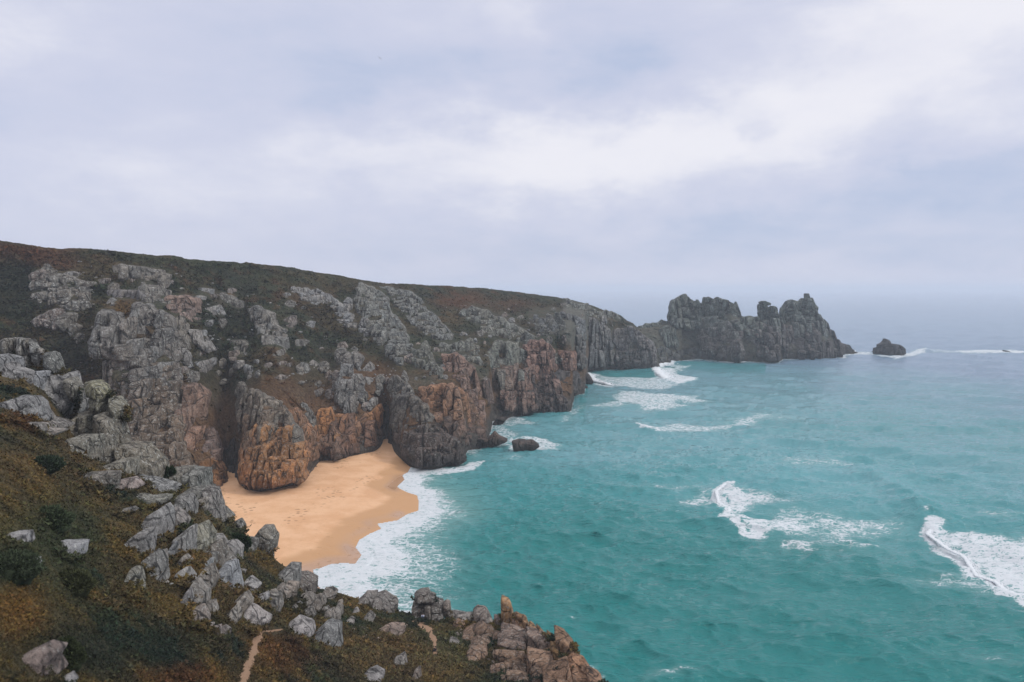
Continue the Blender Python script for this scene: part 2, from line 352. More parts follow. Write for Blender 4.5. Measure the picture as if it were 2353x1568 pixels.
crag(CL, CLc, 'orange wedge buttress on the sand left of the dark vertical cleft', 'B', '2', [(495,1180),(530,1110),(620,1110),(645,1280),(690,1460),(640,1480),(540,1430),(480,1310)], 4, 7, .06, 5, (.58,.26,.08), .1, low=(.3,.17,.11))
crag(CL, CLc, 'wide orange brown wall with rounded foot behind the head of the beach', 'B', '2', [(650,1150),(760,1150),(800,1200),(830,1180),(960,1080),(975,1380),(880,1395),(820,1435),(700,1445),(662,1350)], 6, 9, 0, 3, (.54,.25,.09), .1, low=(.30,.165,.105))
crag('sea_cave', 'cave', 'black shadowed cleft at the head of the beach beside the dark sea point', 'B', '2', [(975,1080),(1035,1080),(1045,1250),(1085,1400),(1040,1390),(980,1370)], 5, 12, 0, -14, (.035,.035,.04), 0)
crag(OC, OCc, 'tall crag of ribbed grey columns midway up directly above the wide orange wall', 'B', '2', [(640,690),(700,680),(740,720),(780,700),(820,720),(835,900),(850,1000),(800,1140),(700,1140),(640,1060),(620,930),(690,900),(650,800)], 4, 7, .02, 5, (.30,.29,.27), .6)
crag(CL, CLc, 'dark jointed sea point that closes the beach on its right side', 'B', '2', [(1040,1080),(1100,1020),(1180,1000),(1300,1080),(1350,1240),(1540,1350),(1592,1480),(1300,1530),(1160,1500),(1080,1400),(1042,1250)], 5, 7, .02, 9, (.27,.235,.19), .35, low=(.15,.105,.085))
crag(CL, CLc, 'tilted orange blocks and slabs stepping down to sea behind the dark point', 'B', '2', [(1240,960),(1480,930),(1620,1040),(1720,1240),(1745,1380),(1560,1370),(1540,1340),(1400,1280),(1330,1120),(1250,1050)], 5.5, 10, .15, 6, (.47,.24,.12), .15, low=(.22,.13,.09))
crag(OC, OCc, 'small grey ribs in brown bracken left of the tilted orange blocks', 'B', '2', [(1010,960),(1050,870),(1110,890),(1190,960),(1240,1010),(1160,1040),(1040,1030)], 3, 5, .1, 2, GREY, .6)
crag(OC, OCc, 'scattered pale ledge high on the slope left of the tallest jointed crag', 'B', '2', [(340,250),(440,240),(600,290),(680,350),(780,460),(800,540),(700,530),(620,380),(440,340)], 3.6, 3.5, .1, 1.5, PALE, .8)
crag(OC, OCc, 'tallest jointed crag, long grey ridge of stacked blocks from skyline to mid slope', 'B', '2', [(760,330),(820,200),(880,230),(1020,310),(1050,430),(1150,540),(1200,660),(1115,810),(1010,740),(930,640),(840,460)], 5, 6.5, .1, 8, (.29,.30,.27), .5)
crag(OC, OCc, 'second jointed ridge parallel and behind the tallest crag', 'B', '2', [(960,230),(1190,270),(1290,370),(1470,560),(1500,650),(1390,640),(1320,590),(1250,560),(1130,430),(1040,320)], 4.5, 5, .1, 5, (.28,.29,.265), .6)
crag(OC, OCc, 'slender spire rising from a rock rib at mid slope above the orange sea cliffs', 'B', '2', [(1180,670),(1260,680),(1290,610),(1330,680),(1350,760),(1410,820),(1418,925),(1290,860),(1230,830)], 4.5, 8, .03, 5, GG, .5)
crag(OC, OCc, 'castle like rounded grey outcrop crowning the middle of the far cliffs', 'B', '2', [(1530,430),(1620,370),(1820,450),(1980,530),(2100,600),(2060,690),(1960,640),(1800,620),(1660,520)], 5.5, 6, .02, 6, GG, .7)
crag(CL, CLc, 'broad grey green face of columns below the castle like outcrop', 'B', '2', [(1730,700),(1800,620),(1960,640),(2010,760),(2050,900),(2090,1130),(1980,1150),(1850,1110),(1800,950),(1760,850)], 6, 10, .03, 7, GG, .35, low=(.34,.20,.145))
crag(CL, CLc, 'pink ribbed face ending in a dark pointed toe in the surf', 'B', '2', [(1990,650),(2130,610),(2230,700),(2200,800),(2260,940),(2330,1120),(2340,1150),(2180,1160),(2090,1130),(2050,900)], 5.5, 8, .05, 6, (.38,.22,.165), .15, low=(.15,.105,.09))
crag(CL, CLc, 'pink brown steep ribs between the slender spire and the broad grey green face', 'B', '2', [(1400,720),(1540,730),(1650,830),(1720,1090),(1740,1280),(1620,1040),(1500,920),(1430,880)], 5, 9, .05, 4, (.37,.225,.165), .25)
crag(OC, OCc, 'dark rounded pillar standing in the notch beside the broad face', 'B', '2', [(1700,920),(1750,900),(1790,1080),(1730,1080)], 7, 12, 0, 2, (.25,.17,.14), .1)
crag(OC, OCc, 'group of pale standing columns on the far right shoulder', 'B', '2', [(2030,430),(2090,380),(2160,420),(2200,440),(2260,580),(2190,600),(2040,500)], 4, 8, 0, 3, (.31,.32,.3), .6)
crag(OC, OCc, 'small knobbly grey crags between spire and castle like outcrop', 'B', '2', [(1390,640),(1500,640),(1600,600),(1680,700),(1700,830),(1620,790),(1540,730),(1400,710)], 4.5, 6, .05, 3, GG, .5)
crag(OC, OCc, 'grey blocks strung along the falling skyline near the neck', 'B', '3', [(150,95),(370,160),(375,155),(420,190),(430,210),(380,205),(250,175),(170,150)], 6, 6, .05, 3, GG, .6)
crag(CL, CLc, 'grey columned upper slope left of the dark sea arch cleft', 'B', '3', [(10,170),(60,150),(130,165),(165,225),(120,290),(20,270)], 5.5, 7, .02, 3, GG, .6)
crag(CL, CLc, 'narrow grey flank between the square pink wall and the smooth inner bay cliff', 'B', '3', [(120,170),(165,165),(215,180),(256,200),(256,430),(218,430),(212,350),(175,340),(150,260)], 6, 9, .02, 3, (.26,.26,.25), .3)
crag(CL, CLc, 'smooth grey cliff with dark vertical cleft at the inner bay', 'B', '3', [(250,200),(300,190),(375,250),(392,420),(300,428),(250,430)], 8, 16, .02, 5, (.26,.26,.25), .3)
crag(CL, CLc, 'rounded grey bluff with pink patch, last before the neck', 'B', '3', [(385,245),(480,230),(560,290),(595,345),(605,430),(480,428),(402,424)], 7, 9, .1, 5, (.26,.245,.235), .3)
crag(CL, CLc, 'square pink block wall above the dark wedge at the inner bay', 'B', '3', [(120,345),(215,350),(212,445),(150,440)], 9, 10, 0, 2, (.38,.215,.155), .05)
crag(CL, CLc, 'dark smooth wedge at the waterline under the square pink wall', 'B', '3', [(135,440),(225,450),(252,558),(140,562),(60,480)], 12, 14, 0, 3, (.12,.105,.10), 0)
# --- far headland
crag('rock_tower', 'rock tower', 'domed rock tower, leftmost on the far headland', 'C', '3', [(648,205),(655,135),(690,95),(735,75),(775,108),(800,115),(828,140),(830,215),(760,250),(690,240)], 8, 10, .05, 6, GG, .4)
crag('rock_tower', 'rock tower', 'wide jagged tower, second from the left on the far headland', 'C', '3', [(822,100),(885,88),(930,103),(970,125),(985,140),(1010,230),(1005,390),(850,380),(790,300),(820,200)], 8, 11, .03, 8, GG, .4, low=(.2,.17,.155))
crag('rock_tower', 'rock tower', 'slim tower capped by a balanced slab, third on the far headland', 'C', '3', [(1083,125),(1150,130),(1170,160),(1182,190),(1190,370),(1140,390),(1050,370),(1010,250),(1080,230)], 7, 9, 0, 6, GG, .4, low=(.19,.16,.15))
crag('balanced_rock', 'rock', 'flat balanced slab perched on the slim third tower of the headland', 'C', '3', [(1084,118),(1092,109),(1112,108),(1140,118),(1136,128),(1105,130)], 20, 12, 0, 0, GG, .3, thick=5)
crag('rock_tower', 'rock tower', 'pointed tower with a square block on its peak, rightmost on the far headland', 'C', '3', [(1180,190),(1200,132),(1240,102),(1275,110),(1290,95),(1325,95),(1345,120),(1385,190),(1410,240),(1450,285),(1500,315),(1510,355),(1440,378),(1370,387),(1200,382)], 7.5, 11, -.03, 8, GG, .35, low=(.17,.145,.135))
crag('summit_block', 'rock', 'small square block standing on the highest peak of the far headland', 'C', '3', [(1305,73),(1321,73),(1325,98),(1303,98)], 20, 20, 0, 0, GG, .2, thick=4)
crag(OC, OCc, 'dark wet boulders at the foot of the far headland, below its second tower', 'C', '3', [(680,350),(780,330),(850,370),(850,392),(720,387)], 8, 8, 0, 2, (.12,.115,.115), 0)
crag(OC, OCc, 'tumbled rubble slope filling the neck between mainland and far headland', 'C', '3', [(590,320),(640,330),(710,370),(700,395),(610,415)], 5, 4, 0, 1, (.24,.22,.20), .2)
crag(OC, OCc, 'layered round rock at the waterline below the slim tower', 'C', '3', [(1125,360),(1150,348),(1190,365),(1185,395),(1120,392)], 10, 5, 0, 3, (.23,.18,.15), .1)
crag(OC, OCc, 'low dark rock tip trailing off the end of the far headland', 'C', '3', [(1495,325),(1510,316),(1525,335),(1545,348),(1500,358)], 8, 8, 0, 0, (.10,.10,.105), 0)

crag('rock_spire', 'rock spire', 'thin spire between the domed tower and the wide jagged tower of the headland', 'C', '3', [(778,170),(783,110),(791,98),(800,118),(812,160),(812,200),(785,205)], 6, 14, 0, 1, GG, .3, thick=6)
crag('rock_spire', 'rock spire', 'sharp fang at the left corner of the wide jagged tower', 'C', '3', [(820,150),(820,92),(828,88),(842,108),(850,150)], 6, 14, 0, 1, GG, .3, thick=6)
crag('rock_spire', 'rock spire', 'pointed tooth at the right shoulder of the wide jagged tower', 'C', '3', [(962,165),(968,125),(976,112),(986,138),(998,175),(980,185)], 6, 14, 0, 1, GG, .3, thick=6)
crag('rock_spire', 'rock spire', 'narrow fin in the gap right of the slim capped tower', 'C', '3', [(1152,200),(1155,138),(1163,132),(1172,160),(1180,200),(1182,240),(1160,240)], 6, 14, 0, 1, GG, .3, thick=6)
crag('rock_spire', 'rock spire', 'slanting fin on the left flank of the rightmost pointed tower', 'C', '3', [(1180,215),(1184,165),(1196,135),(1206,128),(1210,170),(1204,220)], 6, 14, 0, 1, GG, .3, thick=6)
crag('rock_spire', 'rock spire', 'tall fin right below the square summit block of the headland', 'C', '3', [(1326,160),(1327,100),(1336,90),(1348,122),(1362,165),(1350,190)], 6, 14, 0, 1, GG, .3, thick=6)
crag('rock_spire', 'rock spire', 'leaning blade low on the right flank of the rightmost pointed tower', 'C', '3', [(1362,200),(1366,172),(1376,172),(1394,205),(1402,245),(1380,250)], 6, 14, 0, 1, GG, .3, thick=6)
crag('rock_outcrop', 'rock outcrop', 'dark craggy rib dropping to the sea from the saddle before the domed tower', 'C', '3', [(600,260),(640,225),(690,245),(700,300),(690,345),(640,330),(610,300)], 6, 8, .05, 4, GG, .3)
crag('rock_outcrop', 'rock outcrop', 'low grey rocks along the saddle crest joining mainland and headland', 'C', '3', [(505,228),(560,216),(640,205),(650,222),(580,235),(520,245)], 5, 4, .05, 1, GG, .4)
crag('rock_outcrop', 'rock outcrop', 'shadowed crag between the wide jagged tower and the slim capped tower', 'C', '3', [(1000,185),(1040,178),(1085,180),(1085,260),(1060,300),(1010,290)], 6, 9, .05, 4, GG, .3)

# --- foreground left
BL = 'boulder'
crag(OC, OCc, 'stacked grey boulders topping the near left crag against the slope', 'A', '1', [(0,905),(60,912),(120,890),(240,900),(250,950),(310,970),(385,1010),(335,1150),(160,1060),(100,1010),(0,1000)], 2.6, 3, .2, 1.5, (.31,.30,.27), .8)
crag(BL, BL, 'dark rounded boulder right of the stacked near left boulders', 'A', '1', [(385,1010),(430,1015),(475,1060),(525,1150),(520,1190),(430,1192),(370,1110)], 9, 9, 0, .5, (.25,.25,.22), .8)
crag(OC, OCc, 'big whitish rock face of the near left crag, brightest rock at the left edge', 'A', '1', [(190,1180),(300,1170),(410,1200),(540,1180),(560,1300),(620,1360),(640,1440),(600,1560),(500,1640),(400,1650),(300,1590),(235,1460),(230,1320),(190,1300)], 4.5, 5.5, 0, 1.5, (.46,.46,.46), .45)
crag(OC, OCc, 'upright pale slabs at the left frame edge beside the whitish face', 'A', '1', [(0,1030),(80,1060),(110,1130),(190,1180),(180,1330),(110,1340),(60,1300),(0,1310)], 2.4, 6, .05, 1, (.40,.39,.38), .6)
crag(OC, OCc, 'sloping grey ledge at the left frame edge under the upright pale slabs', 'A', '1', [(0,1440),(150,1380),(220,1390),(300,1500),(370,1640),(480,1660),(400,1710),(250,1640),(120,1560),(0,1566)], 4, 3, .2, .8, (.37,.35,.33), .6)
crag(OC, OCc, 'brown lichened boulder leaning on the right of the whitish face', 'A', '1', [(545,1225),(580,1218),(625,1245),(658,1300),(640,1430),(605,1360),(560,1290)], 5, 8, 0, .3, (.27,.26,.22), .7)
crag(BL, BL, 'yellow green lichened cap rock on top of the big foreground pinnacle', 'A', '4', [(680,130),(700,110),(780,100),(880,140),(917,190),(912,235),(720,222)], 4, 5, 0, 0, (.33,.32,.2), .8, thick=3, dofs=-1)
crag(OC, OCc, 'second tier of the big foreground pinnacle under the cap rock', 'A', '4', [(735,222),(905,232),(1045,320),(1052,430),(950,395),(840,360),(748,330)], 5, 5, .1, 0, (.31,.30,.22), .8, thick=3, dofs=-1)
crag(OC, OCc, 'massive rough body of the big foreground pinnacle, largest near rock', 'A', '4', [(640,400),(700,345),(950,400),(1000,470),(1010,600),(1100,615),(1190,640),(1290,760),(1305,800),(1295,940),(1180,950),(1060,905),(960,850),(790,855),(655,845),(650,710),(600,690),(610,520),(580,450)], 3.4, 5.5, .05, 2, (.29,.27,.215), .7, thick=4, dofs=-1.5)
crag(OC, OCc, 'three brown blocks under the overhang of the big pinnacle', 'A', '4', [(655,855),(790,862),(895,885),(885,1045),(810,1035),(800,970),(690,950)], 4, 4.5, 0, .5, (.30,.26,.21), .6, dofs=-.5)
crag(BL, BL, 'pinkish slab lying on heather at the foot of the big pinnacle', 'A', '4', [(900,935),(1040,920),(1100,1000),(960,1040),(885,1060)], 6, 6, 0, .3, (.42,.34,.31), .5)
crag(OC, OCc, 'pale broken rib running down right from the foot of the big pinnacle', 'A', '4', [(1165,860),(1290,930),(1400,1000),(1395,1080),(1260,1035),(1180,960)], 3, 4, .2, .5, (.37,.36,.34), .6)
crag(OC, OCc, 'dark mossy pillar at the edge above the sand, left of the beach corner', 'A', '4', [(1370,830),(1500,820),(1670,850),(1682,990),(1640,1130),(1560,1070),(1460,950),(1390,900)], 5, 7, 0, 1, (.26,.25,.215), .6, thick=4)
crag(OC, OCc, 'fluted grey edge pillars below the dark mossy pillar, outlined on the sand', 'A', '4', [(1682,990),(1740,1010),(1780,1140),(1805,1290),(1700,1310),(1650,1250),(1680,1120)], 3, 7, .05, .5, (.26,.25,.24), .6, thick=3)
crag(OC, OCc, 'upright whitish finger rock in front of the dark mossy pillar', 'A', '4', [(1480,1050),(1530,1050),(1570,1140),(1572,1290),(1500,1290),(1470,1150)], 5, 12, 0, .5, (.38,.38,.37), .6)
crag(OC, OCc, 'small knob on the cliff edge below the fluted pillars', 'A', '4', [(1770,1160),(1830,1148),(1890,1230),(1905,1260),(1800,1230)], 3, 3, 0, 0, (.26,.25,.22), .6)
crag(OC, OCc, 'humped lichen spotted rock in the heather below the pinnacle', 'A', '4', [(1045,1090),(1130,1030),(1200,1070),(1320,1085),(1325,1135),(1150,1135)], 5, 4, 0, .3, (.34,.33,.27), .8)
crag(BL, BL, 'lone oval boulder in brown heather left of the twin pillars', 'A', '4', [(965,1180),(1010,1150),(1065,1145),(1092,1170),(1060,1212),(980,1208)], 9, 9, 0, 0, (.38,.37,.35), .7)
# region 5
crag(BL, BL, 'rounded grey head boulder with a cap seam, right of the tall pale pillar', 'A', '5', [(1328,150),(1400,155),(1450,200),(1492,270),(1482,330),(1390,385),(1340,330),(1322,220)], 9, 9, 0, .3, (.38,.36,.345), .35, dofs=-.4)
crag(OC, OCc, 'tall pale pillar with smooth front in the middle of the near rocks', 'A', '5', [(1248,175),(1300,150),(1328,200),(1338,300),(1340,400),(1320,505),(1210,500),(1172,380),(1172,290),(1222,240)], 3.2, 8, .1, .3, (.44,.42,.40), .3)
crag(OC, OCc, 'rounded block split by a cross joint at the left of the tall pale pillar', 'A', '5', [(1055,500),(1075,400),(1140,335),(1200,345),(1205,490),(1190,625),(1140,600),(1070,550)], 2.6, 3, 0, .3, (.43,.40,.37), .35)
crag(BL, BL, 'square pinkish block below the tall pale pillar', 'A', '5', [(1200,505),(1320,510),(1337,665),(1205,640)], 4, 5, 0, .3, (.41,.38,.35), .35)
crag(BL, BL, 'tall leaning lichen green slab in the middle of the near rocks', 'A', '5', [(1570,305),(1640,285),(1700,400),(1700,560),(1640,612),(1590,595),(1550,500),(1550,380)], 9, 12, 0, .4, (.36,.355,.28), .6, dofs=-.5)
crag(OC, OCc, 'white streaked fin just left of the leaning lichen green slab', 'A', '5', [(1465,370),(1545,300),(1555,500),(1590,690),(1560,720),(1535,640),(1480,480)], 3, 6, 0, .3, (.40,.40,.39), .7)
crag(BL, BL, 'whitish angular boulder right of the leaning lichen green slab', 'A', '5', [(1680,335),(1790,370),(1830,440),(1822,505),(1760,485),(1700,430)], 3.6, 4, .1, .3, (.42,.42,.41), .6)
crag(OC, OCc, 'curved tall whitish rock above the long hanging rib', 'A', '5', [(1830,420),(1900,425),(1950,490),(1952,650),(1895,645),(1888,520),(1835,500)], 3, 5, 0, .3, (.43,.43,.43), .5)
crag(OC, OCc, 'long hanging whitish rib that tapers downhill among brown heather', 'A', '5', [(1840,590),(1900,585),(1940,760),(1968,920),(1920,985),(1880,850),(1800,720),(1800,650)], 2.6, 5, .12, .3, (.45,.45,.45), .4)
crag(OC, OCc, 'head shaped rock standing out against the sand at the near cliff edge', 'A', '5', [(2085,375),(2150,300),(2215,290),(2272,370),(2262,470),(2222,492),(2225,582),(2170,575),(2150,490),(2110,560),(2100,450)], 3.6, 7, 0, 0, (.27,.26,.225), .8, thick=3)
crag(BL, BL, 'small round knob on the near cliff edge left of the head shaped rock', 'A', '5', [(1918,255),(1970,228),(2012,290),(2002,335),(1930,322)], 5, 5, 0, 0, (.28,.27,.235), .8)
crag(OC, OCc, 'pale knuckle shaped rock below the white streaked fin', 'A', '5', [(1475,650),(1530,628),(1580,720),(1632,800),(1612,872),(1560,800),(1480,725)], 2.8, 3, 0, .3, (.42,.41,.39), .6)
crag(BL, BL, 'pointed pale boulder in brown heather right of the long hanging rib', 'A', '5', [(1975,780),(2040,700),(2112,790),(2092,862),(2010,842)], 3, 4, 0, .3, (.43,.41,.39), .5)
crag(BL, BL, 'pale cube like boulder below the pointed pale one', 'A', '5', [(2098,850),(2180,838),(2188,870),(2178,960),(2145,962),(2110,900)], 4, 5, 0, .3, (.45,.44,.44), .4)
crag(BL, BL, 'slim upright brown grey stone standing alone in dark green heather', 'A', '5', [(1078,635),(1110,640),(1135,720),(1148,862),(1090,855),(1042,800)], 5, 9, 0, 0, (.34,.32,.26), .6)
crag(BL, BL, 'large whitish pyramid boulder beside the start of the sandy track', 'A', '5', [(1975,1060),(1990,1000),(2050,940),(2120,1010),(2188,1085),(2180,1120),(2100,1162),(2000,1110)], 3.4, 5, 0, .3, (.46,.42,.40), .45)
crag(BL, BL, 'left one of two round pinkish boulders near the sandy track', 'A', '5', [(1728,1150),(1750,1110),(1795,1112),(1802,1205),(1745,1200)], 6, 6, 0, 0, (.46,.39,.36), .4)
crag(BL, BL, 'right one of two round pinkish boulders near the sandy track', 'A', '5', [(1800,1115),(1835,1108),(1872,1150),(1868,1205),(1804,1207)], 6, 6, 0, 0, (.44,.38,.35), .5)
crag(BL, BL, 'broad brown grey boulder half sunk in heather above the pinkish pair', 'A', '5', [(1560,960),(1640,940),(1690,1050),(1682,1130),(1580,1085)], 6, 6, 0, .3, (.33,.29,.26), .5)
crag(BL, BL, 'small pale stone wedged between the brown grey boulder and the pinkish pair', 'A', '5', [(1688,1075),(1740,1098),(1722,1172),(1688,1150)], 6, 6, 0, 0, (.44,.40,.38), .5)
crag(BL, BL, 'bluish white boulder at the far lower left above dark green gorse', 'A', '5', [(55,345),(130,335),(190,350),(215,440),(150,482),(95,420)], 5, 5, 0, .1, (.50,.50,.51), .4)
crag(BL, BL, 'white speckled flat boulder on rusty bracken at lower left', 'A', '5', [(425,430),(500,408),(640,450),(638,545),(560,545),(480,480)], 4, 4, 0, .1, (.48,.47,.47), .7)
crag(BL, BL, 'small white stone between the bluish white and the speckled flat boulders', 'A', '5', [(272,540),(310,545),(325,610),(295,625)], 5, 5, 0, 0, (.5,.49,.49), .4)
crag(BL, BL, 'narrow white sliver rock left of the white streaked fin', 'A', '5', [(1365,545),(1415,420),(1432,440),(1412,560),(1370,595)], 5, 6, 0, 0, (.43,.42,.41), .6)
crag(BL, BL, 'tall thin pale blade left of the broad brown grey boulder', 'A', '5', [(1508,880),(1535,800),(1560,900),(1560,1060),(1522,1000)], 4, 6, 0, 0, (.38,.35,.33), .5)
crag(OC, OCc, 'low speckled ledge right of the thin pale blade', 'A', '5', [(1650,910),(1740,915),(1765,1000),(1700,1005),(1640,960)], 2.5, 2.5, .1, 0, (.36,.34,.31), .6)
crag(BL, BL, 'pale foot stone under the leaning lichen green slab', 'A', '5', [(1615,640),(1710,570),(1722,680),(1685,715),(1620,665)], 4, 5, 0, 0, (.37,.37,.36), .7)
crag(BL, BL, 'small smooth white cobble at the right of the long hanging rib', 'A', '5', [(1935,650),(1960,635),(2005,655),(2000,690),(1945,698)], 5, 5, 0, 0, (.47,.45,.44), .3)
crag(BL, BL, 'blurred pinkish boulder in the bottom left corner', 'A', '5', [(190,1330),(330,1280),(420,1350),(400,1430),(440,1520),(300,1566),(180,1540),(220,1420)], 3, 3, 0, 0, (.30,.245,.225), .3)
crag(BL, BL, 'blurred white stone at the bottom edge near the left corner', 'A', '5', [(500,1525),(570,1500),(605,1575),(520,1600)], 3, 3, 0, 0, (.5,.5,.52), .2)
# region 6
crag(OC, OCc, 'dark rounded rock at the cliff edge just above the beach foam', 'A', '6', [(188,190),(255,135),(312,160),(312,300),(275,290),(190,245)], 4, 7, 0, .3, (.32,.30,.27), .7, thick=3)
crag(OC, OCc, 'dark ribbed rock right of the rounded edge rock, outlined on the foam', 'A', '6', [(315,180),(370,198),(430,250),(428,355),(340,355),(312,295)], 3.4, 6, .05, .3, (.27,.24,.215), .6, thick=3)
crag(BL, BL, 'whitish round boulder left of the fluted boulder by the track', 'A', '6', [(248,500),(320,463),(400,530),(412,590),(300,605),(255,560)], 5, 6, 0, .2, (.46,.43,.42), .5)
crag(BL, BL, 'large fluted grey boulder in the lower middle of the near slope', 'A', '6', [(415,575),(450,545),(510,508),(580,540),(600,680),(565,760),(490,725),(430,640)], 3.4, 7, .05, .3, (.36,.35,.33), .6)
crag(OC, OCc, 'cracked grey brown outcrop on the edge below the surf tail', 'A', '6', [(715,345),(765,310),(800,325),(880,330),(930,385),(955,400),(945,485),(860,475),(800,440),(740,385)], 4.5, 5, .05, .3, (.34,.29,.25), .6, thick=3)
crag(BL, BL, 'tilted cap block of the square tower by the sea, topmost piece', 'A', '6', [(1080,300),(1110,285),(1165,280),(1185,325),(1212,318),(1215,345),(1180,352),(1088,350)], 5, 6, 0, 0, (.27,.225,.19), .8, thick=2.6)
crag('rock_tower', 'rock tower', 'square tower of boulders beside the sandy track with sea behind', 'A', '6', [(1065,365),(1180,350),(1260,370),(1268,430),(1250,475),(1078,480)], 2.8, 3, .05, 0, (.31,.27,.235), .8, thick=3)
crag(BL, BL, 'short upright column at the right shoulder of the square tower', 'A', '6', [(1264,360),(1285,352),(1303,360),(1307,415),(1270,432)], 5, 8, 0, 0, (.28,.24,.21), .7, thick=2)
crag(OC, OCc, 'row of low grey stones between the square tower and the humped rock', 'A', '6', [(1270,435),(1340,430),(1455,450),(1450,510),(1360,490),(1280,470)], 2.8, 2.4, .1, 0, (.33,.30,.275), .6)
crag(OC, OCc, 'humped ribbed grey rock left of the orange finger pinnacle', 'A', '6', [(1448,450),(1470,420),(1530,410),(1560,440),(1585,480),(1575,520),(1480,525),(1450,500)], 3, 5, .1, 0, (.33,.28,.25), .6)
crag(BL, BL, 'pinkish square block between the humped rock and the orange finger', 'A', '6', [(1585,465),(1635,455),(1640,530),(1580,530)], 5, 6, 0, 0, (.35,.25,.215), .3)
crag('rock_pinnacle', 'rock pinnacle', 'orange finger pinnacle standing against the sea', 'A', '6', [(1628,375),(1634,352),(1683,350),(1698,380),(1710,440),(1722,520),(1700,560),(1645,530),(1630,430)], 3.2, 2.6, 0, 0, (.5,.28,.12), .5, low=(.28,.18,.12), thick=2.4)
crag(BL, BL, 'smooth tilted orange slab at the foot of the orange finger', 'A', '6', [(1700,490),(1760,510),(1830,590),(1730,590),(1700,550)], 4, 3, 0, .3, (.34,.205,.14), .1)
crag(OC, OCc, 'orange crumbled edge rocks descending right of the orange finger', 'A', '6', [(1710,460),(1790,462),(1805,500),(1840,515),(1900,565),(1985,590),(1900,600),(1810,570),(1740,500)], 2.0, 1.7, .15, 0, (.38,.21,.09), .2, thick=2)
crag(OC, OCc, 'long low whitish topped ledge inland of the crumbled orange edge', 'A', '6', [(1600,620),(1700,595),(1950,580),(1985,640),(1960,680),(1850,685),(1640,680)], 5, 4.5, .05, .5, (.35,.255,.205), .6)
crag(BL, BL, 'angular dark topped orange block at the cliff edge above the point', 'A', '6', [(1975,580),(2030,573),(2090,618),(2118,725),(2040,722),(1985,660)], 2.6, 2.6, 0, .2, (.36,.215,.12), .2, thick=3)
crag(BL, BL, 'ochre yellow boulder under the angular orange block', 'A', '6', [(1950,660),(2060,690),(2085,765),(1990,785),(1945,740)], 6, 6, 0, .2, (.43,.245,.09), .2)
crag(BL, BL, 'big squared brown block left of the ochre yellow boulder', 'A', '6', [(1795,710),(1955,690),(1950,840),(1800,835)], 5, 6, 0, .3, (.40,.235,.14), .3)
crag(OC, OCc, 'rounded orange brown toe of the near land at the bottom edge by the sea', 'A', '6', [(1900,850),(1990,800),(2090,728),(2170,758),(2220,830),(2280,860),(2290,960),(1900,960)], 3.2, 2.8, .1, .5, (.37,.205,.115), .15, thick=3)
crag(OC, OCc, 'broken brown rocks left of the big squared brown block', 'A', '6', [(1570,700),(1640,690),(1790,700),(1800,850),(1700,900),(1600,860),(1640,780)], 2.4, 2.4, .1, .2, (.34,.22,.14), .4)
crag(BL, BL, 'blurred upright grey stone in the bottom centre', 'A', '6', [(948,715),(1010,708),(1032,800),(960,808)], 4, 5, 0, 0, (.38,.34,.3), .4)
crag(BL, BL, 'blurred dome boulder at the bottom edge, left of centre', 'A', '6', [(740,830),(770,800),(820,797),(870,850),(860,890),(745,890)], 5, 5, 0, 0, (.36,.34,.33), .4)
crag(BL, BL, 'blurred tapering stone at the bottom edge in the centre', 'A', '6', [(1050,860),(1075,805),(1112,795),(1120,890),(1050,890)], 5, 5, 0, 0, (.34,.29,.26), .4)
crag(BL, BL, 'pink brown flat slab on the slope left of the upper sandy path', 'A', '6', [(850,520),(930,520),(1010,555),(1000,600),(930,600),(880,560)], 3, 2.4, .2, .1, (.36,.27,.22), .3)
crag(BL, BL, 'small grey upright stone on the slope below the cracked outcrop', 'A', '6', [(690,400),(708,395),(722,430),(718,448),(685,445)], 4, 4, 0, 0, (.42,.40,.39), .5)
crag(BL, BL, 'small pale stone in dark heather below the rounded edge rock', 'A', '6', [(318,370),(335,355),(355,375),(362,410),(335,410)], 4, 4, 0, 0, (.43,.41,.40), .5)
crag(BL, BL, 'whitish elongated rock right of the sitting dark figure', 'A', '6', [(1300,590),(1340,600),(1385,640),(1370,655),(1310,635)], 3, 3, .1, 0, (.42,.38,.35), .5)
crag(BL, BL, 'round white stone on green turf near the bottom centre right', 'A', '6', [(1405,770),(1425,758),(1448,770),(1445,792),(1415,792)], 4, 4, 0, 0, (.46,.44,.43), .4)

def ragged(poly, r, amp):
    o = []
    for i in range(len(poly)):
        (x0, y0), (x1, y1) = poly[i], poly[(i + 1) % len(poly)]
        L_ = math.hypot(x1 - x0, y1 - y0); n = max(1, int(L_ / 9))
        o.append((x0, y0))
        for j in range(1, n):
            t = j / n + r.uniform(-.2, .2) / n; d = r.gauss(0, amp) * min(9, L_ * .3)
            o.append((x0 + (x1 - x0) * t - (y1 - y0) / L_ * d, y0 + (y1 - y0) * t + (x1 - x0) / L_ * d))
    return o
ZB = [([(80, 625), (420, 625), (560, 680), (600, 850), (500, 900), (200, 800), (100, 720)], 26, 'lesser grey outcrop on the left slope around the big rock face', 'lesser outcrops on the left slope'),
      ([(640, 665), (860, 665), (880, 860), (960, 950), (800, 1000), (700, 850)], 22, 'lesser grey outcrop on the middle slope above the beach cliffs', 'lesser outcrops on the middle slope'),
      ([(880, 760), (1000, 790), (1180, 720), (1300, 700), (1400, 735), (1460, 800), (1330, 880), (1200, 860), (1000, 900)], 34, 'lesser grey outcrop on the right hand slope above the far sea cliffs', 'lesser outcrops on the right slope')]
ZB.append(([(440, 850), (560, 870), (720, 890), (760, 940), (900, 890), (1000, 900), (1120, 880), (1060, 820), (880, 850), (700, 840), (480, 820)], 24, 'lesser brownish outcrop low on the slope just above the beach cliffs', 'lesser outcrops just above the beach cliffs'))
rz = random.Random(77)
big = [c['poly'] for c in CR if c['L'] == 'B']; put = []
